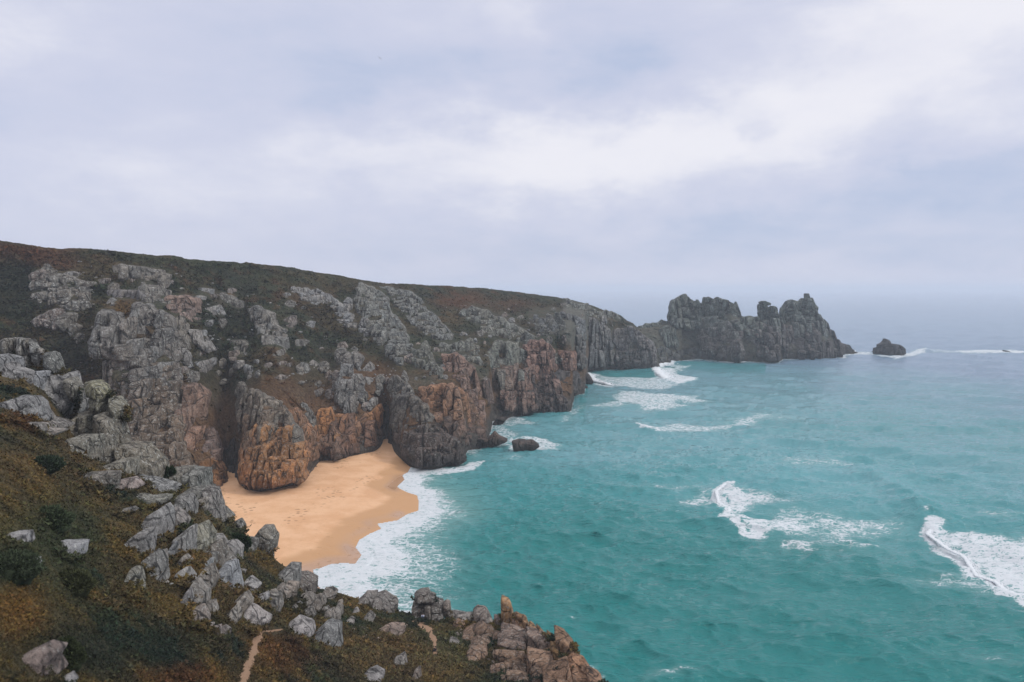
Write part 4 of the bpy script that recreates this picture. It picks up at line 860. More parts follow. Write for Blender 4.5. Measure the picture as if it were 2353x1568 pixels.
small_rocks('B', [(1040, 690), (1200, 690), (1250, 720), (1160, 730), (1080, 740), (1010, 720)], 16, 'tiny pale boulder on the far heath above the castle like outcrop', 'boulders on the far heath', 1.8, 4, PALE)
small_rocks('B', [(430, 640), (560, 660), (590, 720), (560, 840), (480, 830), (430, 740)], 26, 'small pale boulder in the dark gully slope left of the banded tower', 'boulders in the dark gully slope', 1.2, 3.4, PALE)
small_rocks('B', [(760, 840), (900, 840), (960, 900), (880, 960), (790, 930)], 16, 'pale stone in brown bracken above the head of the beach', 'stones above the head of the beach', 1.2, 3.2, PALE)
small_rocks('B', [(160, 820), (240, 800), (260, 900), (220, 960), (190, 900)], 16, 'small pale rock on the dark slope beside the big left face', 'rocks beside the big left face', 1.0, 2.4, PALE)
small_rocks('B', [(150, 600), (420, 610), (420, 650), (260, 640), (160, 640)], 10, 'little flat rock on the high heath near the skyline', 'flat rocks near the skyline', 1.5, 3, PALE)
small_rocks('A', [(1060, 1430), (1160, 1450), (1240, 1480), (1180, 1540), (1100, 1510), (1040, 1460)], 34, 'small brown grey rock among the rubble between path and orange toe', 'rubble right of the upper path', .5, 1.5, (.34, .27, .23))
small_rocks('A', [(830, 1430), (960, 1440), (960, 1500), (880, 1490), (800, 1450)], 20, 'small pinkish rock on the slope left of the upper path', 'rubble left of the upper path', .5, 1.4, (.37, .28, .23))
small_rocks('A', [(340, 1220), (560, 1250), (640, 1330), (620, 1420), (480, 1400), (360, 1330)], 20, 'small whitish stone in heather among the near pillars', 'stones among the near pillars', .35, 1.0, (.42, .41, .39))

small_rocks('A', [(380, 1160), (520, 1170), (600, 1290), (640, 1400), (560, 1440), (430, 1420), (330, 1300), (300, 1200)], 15, 'upright brownish grey rock bedded among the near pillars', 'rocks between the near pillars', 1.2, 2.6, (.30, .28, .25), .9, 1.7)
small_rocks('A', [(640, 1330), (800, 1380), (930, 1410), (900, 1440), (760, 1430), (640, 1400)], 18, 'brownish grey rock along the near edge above the surf', 'rocks along the near edge', 1.0, 2.4, (.29, .255, .22), .9, 1.4)
small_rocks('A', [(1040, 1425), (1300, 1490), (1380, 1590), (1230, 1590), (1120, 1540), (1060, 1480)], 14, 'jagged orange brown rock filling the seaward end of the near slope', 'rocks of the near point', 1.6, 3.4, (.33, .205, .13), 1.0, .8)

small_rocks('B', [(560, 1098), (700, 1086), (770, 1042), (880, 1016), (885, 1026), (780, 1052), (712, 1104), (560, 1126)], 22, 'brown fallen boulder on the sand at the foot of the beach cliffs', 'fallen boulders at the foot of the beach cliffs', 1.2, 3.4, (.26, .16, .10), .8, .8)

# ------------------------------------------------------------------ beach
SHORE = R('8', [(1760,230),(1700,285),(1660,350),(1620,370),(1635,410),(1575,470),(1650,510),(1745,540),(1755,660),(1660,690),(1580,740),(1410,770),(1445,810),(1350,850),(1270,900),(1235,965),(1280,1030),(1235,1095),(1130,1090),(1030,1100),(960,1130),(885,1145),(905,1250),(960,1330),(1000,1400),(1020,1700)])
shw = [tuple(G(x, y)[:2]) for x, y in SHORE]
land_poly = shw + [(-300, shw[-1][1] - 60), (-300, 460), (shw[0][0] - 5, 460)]
def shore_sd(x, y):
    d = segdist(x, y, shw); return np.where(inpoly(x, y, land_poly), d, -d)
bx = np.arange(-200, -15, .7); by = np.arange(195, 425, .7)
BX, BY = np.meshgrid(bx, by)
sd = shore_sd(BX, BY)
q3 = np.stack([BX, BY, 0 * BX], -1)
BZ = np.where(sd > 0, 3.6 * (1 - np.exp(-sd / 28.0)), sd * .08) + fbm(q3 * .06, 3, 3) * .5 * sst(sd, 6, 30) + fbm(q3 * .5, 2, 6) * .06 * sst(sd, 8, 20)
wetn = fbm(q3 * .09, 3, 14) * 9
wetm = sst(sd + wetn, 12.5, 8.5)
gl = sst(sd, 7, 2) * sst(fbm(q3 * .05, 2, 77) + .1, -.05, .1)
o = mesh('beach', np.stack([BX, BY, BZ], -1).reshape(-1, 3), gridfaces(*BX.shape), None, attrs={'wet': wetm.ravel(), 'sheen': gl.ravel()})
m, t = mat('beach_sand')
pos = t.n('ShaderNodeNewGeometry').outputs['Position']
n_ = t.noise(pos, .12, 5, .6); nf = t.noise(pos, 1.1, 5, .7)
dry = t.mix(t.ss(n_, .35, .65), (.60, .345, .185), (.68, .42, .245))
# trodden sand: dimples of footprints in loose trails
foot = t.vor(pos, .5, 'F1').outputs[0]
trail = t.ss(t.noise(t.mapping(pos, (1, .5, 1), rot=(0, 0, .5)), .09, 3, .6), .5, .6)
dots = t.m('MULTIPLY', t.m('SUBTRACT', 1.0, t.ss(foot, .2, .42)), trail)
dry = t.mix(t.m('MULTIPLY', t.m('ADD', t.m('MULTIPLY', dots, .9), t.m('MULTIPLY', t.ss(nf, .56, .7), .4)), 1.0), dry, (.36, .21, .11))
wet = t.mix(n_, (.47, .26, .12), (.52, .30, .15))
wa = attr(t, 'wet', 2); sh = attr(t, 'sheen', 2)
base = t.mix(wa, dry, wet); base = t.mix(t.m('MULTIPLY', sh, .4), base, (.33, .23, .18))
rough = t.m('SUBTRACT', t.m('SUBTRACT', .95, t.m('MULTIPLY', wa, .3)), t.m('MULTIPLY', sh, .5))
bp = t.n('ShaderNodeBump', ins={'Height': t.m('ADD', t.m('MULTIPLY', dots, -.5), t.m('MULTIPLY', nf, t.m('SUBTRACT', .35, t.m('MULTIPLY', wa, .33)))), 'Strength': .6, 'Distance': .4})
bs = t.n('ShaderNodeBsdfPrincipled', ins={'Base Color': base, 'Roughness': rough, 'Normal': bp.outputs[0]}); bs.inputs['Specular IOR Level'].default_value = .35
out(t, bs.outputs[0]); o.data.materials.append(m)
tag(o, 'golden sand beach below the cliffs', kind='structure')

# ------------------------------------------------------------------ sea
def spectrum(N, Lm, lo, hi, wind, seed, spread=2.0):
    r = np.random.default_rng(seed)
    k1 = np.fft.fftfreq(N, Lm / N) * 2 * np.pi; kx, ky = np.meshgrid(k1, k1); k = np.hypot(kx, ky); k[0, 0] = 1
    lam = 2 * np.pi / k
    band = sst(lam, lo * .8, lo * 1.2) * sst(lam, hi * 1.25, hi * .8)
    dirf = np.abs((kx * wind[0] + ky * wind[1]) / k) ** spread + .06
    Pk = band * dirf / k ** 3.6; Pk[0, 0] = 0
    z = (r.normal(size=(N, N)) + 1j * r.normal(size=(N, N))) * np.sqrt(Pk)
    h = np.fft.ifft2(z); s = h.real.std()
    dx = np.fft.ifft2(z * 1j * kx / k).real / s; dy = np.fft.ifft2(z * 1j * ky / k).real / s
    return h.real / s, dx, dy, Lm, N
def tsample(T, x, y, rot=0.0):
    h, dx, dy, Lm, N = T
    c, s_ = math.cos(rot), math.sin(rot)
    u = ((x * c + y * s_) / Lm * N) % N; v = ((-x * s_ + y * c) / Lm * N) % N
    i = np.floor(u).astype(int); j = np.floor(v).astype(int); a = u - i; b = v - j; i %= N; j %= N; i2 = (i + 1) % N; j2 = (j + 1) % N
    return [(A_[j, i] * (1 - a) + A_[j, i2] * a) * (1 - b) + (A_[j2, i] * (1 - a) + A_[j2, i2] * a) * b for A_ in (h, dx, dy)]
wnd = np.array([-.42, -.91])
T_s = spectrum(1024, 410, 2.2, 10, wnd, 1, 7.0); T_m = spectrum(512, 530, 9, 26, wnd, 2, 8.0); T_l = spectrum(512, 1900, 26, 95, wnd, 3, 4.0)
cols_ = np.concatenate([np.arange(-1900, -60, 60), np.arange(-60, 2420, 2.0), np.arange(2420, 4300, 60)])
rows_ = np.concatenate([np.arange(2300, 1640, -20), np.arange(1640, 720, -1.9), np.arange(720, 690, -1.0), np.array([688, 685, 682, 679, 676, 674, 672, 670, 668.6, 667.6])])
SX, SY = np.meshgrid(cols_, rows_)
sea = G(SX, SY); x, y = sea[..., 0].copy(), sea[..., 1].copy(); dist = np.hypot(x, y)
hs, ax, ay = tsample(T_s, x, y); hm, bx_, by_ = tsample(T_m, x, y, .22); hl, cx_, cy_ = tsample(T_l, x, y, -.1)
gust = .65 + .9 * (fbm(np.stack([x, y, 0 * x], -1) * .012, 3, 90) + .5)
As = .25 * gust * sst(dist, 900, 250); Am = .34 * sst(dist, 2200, 500); Al = .62 * sst(dist, 6000, 1500)
# sheltered inshore water is flatter
sdw = np.full(x.shape, -999.0); near = (dist < 520) & (x < 60) & (x > -220)
sdw[near] = shore_sd(x[near], y[near])
calm = sst(-sdw, 0, 60) * .75 + .25
As *= np.where(near, sst(-sdw, 2, 40) * .8 + .2, 1); Am *= np.where(near, calm, 1); Al *= np.where(near, calm * sst(-sdw, 5, 60), 1)
z = hs * As + hm * Am + hl * Al
x2 = x + ax * As * .8 + bx_ * Am * .9 + cx_ * Al * .8; y2 = y + ay * As * .8 + by_ * Am * .9 + cy_ * Al * .8
# --- named swells (crest lines) and foam, laid out on the water plane
def W2(reg, pts): return [tuple(G(a, b)[:2]) for a, b in R(reg, pts)]
pw_ = np.stack([x, y, 0 * x], -1)
wob = fbm(pw_ * .05, 4, 70) ; wob2 = fbm(pw_ * .22, 4, 71)
xw = x + wob * 16 + wob2 * 5; yw = y + (fbm(pw_ * .05 + 40, 4, 73)) * 22 + wob2 * 5
foam = np.zeros(x.shape)
def addf(a): 
    global foam
    foam = np.maximum(foam, a)
def polyfoam(reg, pts, soft, amp, near_ok=True):
    w_ = W2(reg, pts); xs = [p[0] for p in w_]; ys = [p[1] for p in w_]
    msk = (xw > min(xs) - soft * 2) & (xw < max(xs) + soft * 2) & (yw > min(ys) - soft * 2) & (yw < max(ys) + soft * 2)
    a = np.zeros(x.shape); xx, yy = xw[msk], yw[msk]
    sd_ = segdist(xx, yy, w_ + [w_[0]]); sd_ = np.where(inpoly(xx, yy, w_), sd_, -sd_)
    a[msk] = amp * sst(sd_, -soft, soft); addf(a)
def crest(reg, pts, width, hgt, famp, fw, back=1.0):
    """raised swell; foam on the crest when famp"""
    global z
    w_ = W2(reg, pts); msk = segboxes(w_, width * 4)
    d_ = segdist(x[msk], y[msk], w_); endf = 1.0
    z[msk] += hgt * np.exp(-(d_ / width) ** 2) * (1 + wob2[msk] * .8)
    if famp:
        a = np.zeros(x.shape); a[msk] = famp * sst(segdist(x[msk] + wob2[msk] * 6, y[msk] + wob2[msk] * 6, w_), fw, fw * .3); addf(a)
def segboxes(w_, pad):
    xs = [p[0] for p in w_]; ys = [p[1] for p in w_]
    return (x > min(xs) - pad) & (x < max(xs) + pad) & (y > min(ys) - pad) & (y < max(ys) + pad)
# surf on the beach
sf = np.zeros(x.shape); s_ = -sdw[near] + wob[near] * 14 + wob2[near] * 3
yb_ = y[near]
wid_ = np.interp(yb_, [200, 225, 260, 300, 345, 365], [14, 12, 8, 6, 4.5, 3])
sf[near] = np.where(-sdw[near] > -2, 1.0 * sst(s_, wid_ * 1.25, wid_ * .7) + .58 * sst(s_, wid_ * 3.6, wid_ * 1.2), 0)
addf(np.clip(sf, 0, 1))
rim = np.zeros(x.shape); rim[near] = sst(np.abs(-sdw[near] - .6), 1.0, .2); addf(rim)
# centre breaker and its trailing lace
C2 = [(655,175),(585,235),(600,300),(660,335),(650,385),(705,440),(745,495),(850,500)]
C3 = [(1840,430),(1800,480),(1920,570),(2010,610),(2080,720),(2190,755),(2250,810),(2353,845),(2480,930)]
crest('7', C2, 4.0, .15, 1.0, 3.4); crest('7', C3, 6.0, .1, 1.0, 4.6)
polyfoam('7', [(655,180),(600,250),(660,330),(740,330),(850,320),(1050,325),(900,270),(800,250),(740,225)], 7, .66)
polyfoam('7', [(640,360),(650,400),(700,450),(740,500),(850,505),(860,440),(760,380),(700,340)], 3, .95)
polyfoam('7', [(590,235),(600,305),(660,340),(740,330),(720,240),(660,180)], 3, .92)
polyfoam('7', [(655,385),(705,440),(760,495),(950,510),(1150,500),(1100,420),(960,370),(800,390),(700,370)], 7, .76)
polyfoam('7', [(900,350),(1250,360),(1550,405),(1740,430),(1700,480),(1450,515),(1560,580),(1200,590),(980,555),(1150,510)], 12, .6)
polyfoam('7', [(945,545),(1050,525),(1160,560),(1180,600),(1040,590)], 2, .68)
polyfoam('7', [(1400,545),(1600,580),(1600,600),(1400,580)], 2, .6)
polyfoam('7', [(1835,432),(1950,470),(2353,490),(2500,500),(2500,900),(2353,830),(2200,750),(2080,700),(2010,610),(1920,560)], 5, .9)
polyfoam('7', [(1990,600),(2100,560),(2353,620),(2500,700),(2500,900),(2353,830),(2200,750),(2080,710)], 6, .98)
polyfoam('7', [(1590,740),(1800,700),(1990,690),(2080,740),(2300,830),(2150,840),(1900,790),(1760,790)], 4, .50)
polyfoam('7', [(380,285),(420,255),(500,255),(550,300),(450,315)], 2.5, .64)
polyfoam('7', [(320,275),(560,190),(600,330),(400,345)], 5, .42)
polyfoam('7', [(1760,370),(1800,370),(1800,395),(1770,395)], 1.5, .8)
polyfoam('7', [(950,40),(1250,30),(1400,70),(1000,90)], 6, .42); polyfoam('7', [(40,170),(500,180),(560,215),(100,210)], 6, .42); polyfoam('7', [(2353,420),(2100,400),(1950,335),(2353,370)], 5, .42)
polyfoam('7', [(240,1300),(360,1300),(420,1332),(250,1332)], 2, .6); polyfoam('7', [(2100,1180),(2240,1180),(2353,1250),(2200,1215)], 2, .45)
polyfoam('6', [(2130,385),(2175,385),(2170,405),(2135,405)], .8, .7); polyfoam('6', [(2200,790),(2270,790),(2330,850),(2340,880),(2260,840)], 1.5, .62)
# far surf of the inner bay
crest('a', [(1140,95),(1020,130),(985,165),(1030,220),(1090,270),(1220,290),(1340,255)], 5, 1.2, .95, 8)
polyfoam('a', [(985,165),(1120,150),(1180,200),(1380,240),(1300,285),(1180,290),(1080,265)], 5, .8)
polyfoam('a', [(1140,110),(1340,130),(1200,160),(1280,190),(1120,180)], 4, .6)
polyfoam('a', [(330,195),(480,215),(560,240),(1050,240),(1150,300),(1240,320),(1000,350),(760,350),(600,330),(500,310),(400,300)], 8, .62)
polyfoam('a', [(590,390),(650,370),(900,400),(1420,410),(1350,440),(1540,460),(1400,480),(1200,470),(1260,530),(1060,560),(800,545),(650,490)], 8, .68)
polyfoam('a', [(300,515),(600,480),(700,520),(400,530)], 5, .6)
polyfoam('a', [(830,720),(870,690),(960,720),(1200,680),(1500,690),(1800,640),(2000,610),(2200,625),(2000,660),(1700,720),(1300,765),(1000,770),(900,750)], 8, .62)
crest('a', [(830,725),(900,755),(1000,770)], 3.5, .9, .9, 5)
polyfoam('a', [(400,290),(590,320),(600,345),(450,320)], 4, .9)
polyfoam('a', [(200,520),(330,480),(260,640),(60,660)], 5, .45)
polyfoam('a', [(1900,610),(2353,640),(2353,665),(1900,650)], 8, .42)
polyfoam('3', [(1440,378),(1500,362),(1545,352),(1620,350),(1640,370),(1560,366),(1500,378)], 5, .72)
polyfoam('9', [(240,365),(560,385),(700,350),(980,310),(1000,345),(820,385),(600,430),(300,380)], 6, .8)
polyfoam('9', [(700,345),(940,280),(1060,270),(1000,350)], 6, .75); polyfoam('9', [(1400,330),(1700,295),(2060,300),(2353,318),(2500,330),(2300,355),(1900,350),(1500,345)], 7, .9)
polyfoam('9', [(1050,300),(1400,320),(1500,345),(1100,340)], 7, .5)
# islet collars
polyfoam('2', [(1880,1320),(2120,1330),(2230,1390),(2130,1430),(1930,1425),(1880,1380)], 3, .72)
polyfoam('2', [(1740,1200),(1900,1160),(2060,1200),(2080,1250),(1880,1260),(2000,1300),(1880,1360),(1740,1380)], 5, .55)
polyfoam('2', [(1540,1400),(1740,1370),(1760,1400),(1600,1460)], 3, .55)
polyfoam('2', [(1180,1530),(1330,1535),(1450,1525),(1590,1490),(1680,1490),(1670,1520),(1520,1560),(1400,1570),(1180,1560)], 2.5, .85)
polyfoam('2', [(1700,1480),(1950,1450),(2100,1440),(1900,1480)], 3, .4)
# white water all along the foot of the cliffs
bd = DZ(B_BASE(SX), 0) - y; m_ = (SX > 930) & (SX < 1518) & (y > 300)
pat = sst(fbm(pw_ * .06, 3, 80), -.12, .18)
addf(np.where(m_, (.62 + .5 * pat) * sst(bd, 13, 2) * (bd > -12), 0))
bd = DZ(C_BASE(SX), 0) - y; m_ = (SX > 1500) & (SX < 1968)
addf(np.where(m_, (.6 + .5 * pat) * sst(bd, 22, 4) * (bd > -30), 0))
# raised unbroken swells
crest('7', [(1450,115),(1600,200),(1700,290),(1780,370),(1840,430)], 7, 2.0, 0, 1); crest('7', [(2040,40),(2200,90),(2353,120),(2500,160)], 9, 2.0, 0, 1)
crest('7', [(300,60),(400,90),(480,140),(520,150)], 4, .5, 0, 1); crest('7', [(840,190),(980,195)], 3, .35, 0, 1); crest('a', [(1720,480),(1840,490),(1900,520)], 4, .6, 0, 1)
crest('a', [(1540,800),(1650,800),(1760,835)], 4, .5, 0, 1); crest('a', [(1800,870),(2000,880),(2150,910)], 4, .5, 0, 1); crest('7', [(1270,240),(1480,255)], 4, .5, 0, 1)
crest('7', [(1340,30),(1420,40)], 4, .5, 0, 1); crest('7', [(1620,300),(1740,335)], 3, .4, 0, 1); crest('7', [(460,560),(620,700),(640,720)], 5, .4, 0, 1)
z += np.clip(foam - .6, 0, 1) * (.25 + .5 * fbm(pw_ * .8, 3, 85)) * np.where(near, .3, 1)
z = np.where(near & (sdw > -4), np.minimum(z, .05) * 0 + np.where(sdw > 0, -.1, .02 + .05 * z), z)
# water body colour: clear green near, milky turquoise over the sand and in stirred up patches, blue grey offshore
n_a = fbm(pw_ * .008, 4, 95); n_b = fbm(pw_ * .03, 3, 96)
ynear = SY + n_a * 120 + n_b * 50
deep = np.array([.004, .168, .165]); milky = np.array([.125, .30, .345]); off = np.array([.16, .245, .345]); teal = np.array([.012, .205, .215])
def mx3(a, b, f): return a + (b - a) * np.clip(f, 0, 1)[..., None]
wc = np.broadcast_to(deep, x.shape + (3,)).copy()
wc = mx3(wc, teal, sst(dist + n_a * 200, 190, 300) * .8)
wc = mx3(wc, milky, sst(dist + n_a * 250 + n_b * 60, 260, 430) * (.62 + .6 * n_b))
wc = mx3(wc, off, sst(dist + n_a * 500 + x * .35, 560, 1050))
wc = mx3(wc, milky * 1.25, np.exp(-((np.hypot(x - 130, (y - 330) * .8)) / 75) ** 2) * .5)
wc = mx3(wc, np.array([.16, .34, .33]), np.where(near, sst(-sdw, 34, 6) * .75, 0))
wc = mx3(wc, teal, np.where((SX > 1330) & (SX < 1760), np.exp(-((DZ(B_BASE(SX) * (SX < 1510) + C_BASE(SX) * (SX >= 1510), 0) - y - 60) / 55) ** 2) * .8, 0))
fb = blur(foam, 6) if False else foam
wc = mx3(wc, np.array([.22, .38, .38]), foam * .5)
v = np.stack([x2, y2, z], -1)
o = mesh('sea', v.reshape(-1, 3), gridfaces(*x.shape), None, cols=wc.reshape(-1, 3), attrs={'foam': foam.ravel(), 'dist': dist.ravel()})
m, t = mat('sea_water')
pos = t.n('ShaderNodeNewGeometry').outputs['Position']
c = attr(t, 'col'); fo = attr(t, 'foam', 2); ds = attr(t, 'dist', 2)
wv = t.n('ShaderNodeTexNoise', ins={'Vector': pos, 'Scale': .35, 'Detail': 4.0})
wp = t.n('ShaderNodeVectorMath', operation='ADD', ins={0: pos, 1: t.n('ShaderNodeVectorMath', operation='SCALE', ins={0: wv.outputs['Color'], 'Scale': 5.0}).outputs[0]}).outputs[0]
strx = t.mapping(wp, (.42, 1.25, 1), rot=(0, 0, -.15))
e1 = t.vor(strx, .42, 'DISTANCE_TO_EDGE').outputs[0]; e2 = t.vor(strx, 1.05, 'DISTANCE_TO_EDGE').outputs[0]
lace = t.m('MAXIMUM', t.m('SUBTRACT', 1.0, t.ss(e1, 0, .22)), t.m('MULTIPLY', t.m('SUBTRACT', 1.0, t.ss(e2, 0, .2)), .8))
fn = t.noise(t.mapping(pos, (.5, 1.0, 1), rot=(0, 0, -.15)), .5, 6, .7)
fv = t.m('ADD', fo, t.m('ADD', t.m('MULTIPLY', t.m('SUBTRACT', lace, .5), .6), t.m('MULTIPLY', t.m('SUBTRACT', fn, .5), 1.05)))
ff = t.m('MULTIPLY', t.ss(fv, .5, .95), t.ss(fo, .12, .4))
sh = t.noise(pos, 1.6, 4, .7)
white = t.mix(sh, (.50, .56, .60), (.74, .765, .79))
base = t.mix(ff, c, white)
b_s = t.noise(t.mapping(pos, (.6, 1.3, 1), rot=(0, 0, -.4)), 1.3, 5, .65)
b_l = t.noise(t.mapping(pos, (.45, 1.4, 1), rot=(0, 0, -.3)), .16, 5, .62)
far = t.ss(ds, 250, 1100); veryfar = t.ss(ds, 1500, 9000)
rg1 = t.noise(t.mapping(pos, (.42, 1.5, 1), rot=(0, 0, -.32)), .13, 4, .5, .6); rg2 = t.noise(t.mapping(pos, (.5, 1.35, 1), rot=(0, 0, -.1)), .33, 4, .55, .5)
rid = lambda v_: t.m('SUBTRACT', 1.0, t.m('ABSOLUTE', t.m('SUBTRACT', t.m('MULTIPLY', v_, 4.0), 2.0)))
nearw = t.m('MULTIPLY', t.ss(ds, 900, 250), t.ss(t.noise(t.mapping(pos, (.6, 1.2, 1)), .02, 4, .6), .35, .65, .45, 1.5))
b_s = t.m('ADD', b_s, t.m('MULTIPLY', t.m('ADD', t.m('MULTIPLY', rid(rg1), 1.5), t.m('MULTIPLY', rid(rg2), .55)), nearw))
hgt = t.m('ADD', t.m('MULTIPLY', b_s, .45), t.m('MULTIPLY', b_l, t.m('ADD', .35, t.m('MULTIPLY', far, 2.6))))
bp = t.n('ShaderNodeBump', ins={'Height': hgt, 'Strength': t.m('SUBTRACT', .75, t.m('MULTIPLY', veryfar, .6)), 'Distance': 1.0})
ro = t.m('ADD', t.m('ADD', .05, t.m('MULTIPLY', far, .16)), t.m('MULTIPLY', ff, .6))
bs = t.n('ShaderNodeBsdfPrincipled', ins={'Base Color': base, 'Roughness': ro, 'Normal': bp.outputs[0], 'IOR': 1.33})
out(t, bs.outputs[0]); o.data.materials.append(m)
tag(o, 'turquoise sea reaching the horizon', kind='structure')

# tumbling white heads of the breakers
m_f, t = mat('breaker_foam')
pos = t.n('ShaderNodeNewGeometry').outputs['Position']; nn = t.noise(pos, 1.4, 6, .7)
bs = t.n('ShaderNodeBsdfPrincipled', ins={'Base Color': t.mix(nn, (.52, .58, .62), (.80, .82, .84)), 'Roughness': .85, 'Normal': t.n('ShaderNodeBump', ins={'Height': nn, 'Strength': .25, 'Distance': .3}).outputs[0]})
out(t, bs.outputs[0])
def breaker(reg, pts, r0, hgt, label, rise=1.0):
    w_ = np.array(W2(reg, pts)); seg = np.hypot(*np.diff(w_, axis=0).T); L = np.concatenate([[0], np.cumsum(seg)])
    rnd = np.random.default_rng(int(r0 * 100) + len(pts)); n = int(L[-1] / r0 * 14)
    s = np.where(np.arange(n) % 2 == 0, rnd.uniform(0, L[-1], n), np.linspace(0, L[-1], n)); cx = np.interp(s, L, w_[:, 0]); cy = np.interp(s, L, w_[:, 1])
    cx = cx - r0 * .4; cy = cy - r0 * .3
    tap = np.clip(np.minimum(s, L[-1] - s) / (L[-1] * .12), .25, 1)
    offs = np.abs(rnd.normal(0, r0 * 3.2, n)) * (np.arange(n) % 2 == 0); ang = rnd.uniform(-.6, 1.6, n)
    cx += offs * np.cos(ang) + rnd.normal(0, r0 * .4, n); cy += offs * np.sin(ang) + rnd.normal(0, r0 * .3, n)
    rr = r0 * rnd.uniform(.2, 1.0, n) ** 1.3 * tap * np.exp(-offs / (r0 * 7))
    r_, ph, w, f = cube(4)
    a, b, cc = r_ * np.cos(ph), r_ * np.sin(ph), w; ln = np.sqrt(a * a + b * b + cc * cc)
    sp_ = np.stack([a, b, cc], -1) / ln[:, None]
    V = np.stack([cx, cy, hgt * tap * np.exp(-offs / (r0 * 2)) + 0 * cx], -1)[:, None] + sp_[None] * rr[:, None, None] * np.array([1.3, 1.2, .8])
    V += (fbm(V * (1.6 / r0), 3, 60) * r0 * .5)[..., None]
    F = (f[None] + (np.arange(n) * len(sp_))[:, None, None]).reshape(-1, 4)
    ctr = np.array([w_[:, 0].mean(), w_[:, 1].mean(), 0]); o = mesh('breaking_wave', V.reshape(-1, 3) - ctr, F, m_f); o.location = ctr
    tag(o, label, 'wave')
breaker('7', C2[:-1], .38, .0, 'curling white wave head at the left of the central foam patch')
breaker('7', C3, .42, .02, 'long white breaking crest running off the right edge of the picture')
breaker('a', [(1140,100),(1020,130),(985,165),(1030,220),(1090,270),(1220,285)], 2.0, .9, 'breaker curling off the last mainland bluff near the neck')
breaker('a', [(830,722),(900,752),(1000,768)], 1.5, .5, 'low breaker at the left end of the long thin foam streak')
breaker('a', [(330,200),(400,285),(590,325)], 1.6, .6, 'small breaker beside the egg shaped boulder in the inner bay')

# ------------------------------------------------------------------ paths on the near slope
def path(label, pts, w):
    xs = np.array([p[0] for p in pts], float); ys = np.array([p[1] for p in pts], float)
    L = np.concatenate([[0], np.cumsum(np.hypot(np.diff(xs), np.diff(ys)))]); s = np.linspace(0, L[-1], 60)
    cx = np.interp(s, L, xs); cy = np.interp(s, L, ys); ww = np.interp(s, L, w)
    u = np.linspace(-1, 1, 9)[None]; px = cx[:, None] + u * ww[:, None] * (1 + .35 * np.sin(s * .21)[:, None] + .2 * np.sin(s * .57 + 1)[:, None]); py = cy[:, None] + 0 * u
    d = DD('A', px, py); p = P(px, py, d)
    # same heave as the slope, lifted just clear of it
    n = fbm(p * .5, 4, 2); n2 = fbm(p * 2.5, 3, 4); p[..., 2] += n * .5 + np.abs(n2) * .25 + .16 * (1 - u ** 2) - .06
    o = mesh('path', p.reshape(-1, 3), gridfaces(*px.shape), M_PATH); tag(o, label, kind='structure'); return o
M_PATH, t = mat('trodden_earth')
pos = t.n('ShaderNodeNewGeometry').outputs['Position']; a = t.noise(pos, 2.2, 6, .7); b = t.noise(pos, .6, 3)
bs = t.n('ShaderNodeBsdfPrincipled', ins={'Base Color': t.mix(a, t.mix(b, (.19, .105, .06), (.24, .14, .08)), (.33, .215, .135)), 'Roughness': .95, 'Normal': t.n('ShaderNodeBump', ins={'Height': a, 'Strength': .7, 'Distance': .3}).outputs[0]})
out(t, bs.outputs[0])
PATHS = [([(548, 1590), (565, 1545), (580, 1505), (588, 1475), (600, 1455), (640, 1447)], [17, 15, 12, 10, 10, 13]),
         ([(1000, 1505), (999, 1485), (998, 1470), (990, 1456), (976, 1440), (958, 1428)], [4, 6, 7, 9, 14, 16])]
path('sandy footpath climbing at the bottom left of centre', *PATHS[0])
path('sandy footpath to the square tower by the sea', *PATHS[1])
def onpath(px, py):
    r = np.zeros(px.shape, bool)
    for pts, w in PATHS: r |= segdist(px, py, pts) < max(w) * .62
    return r

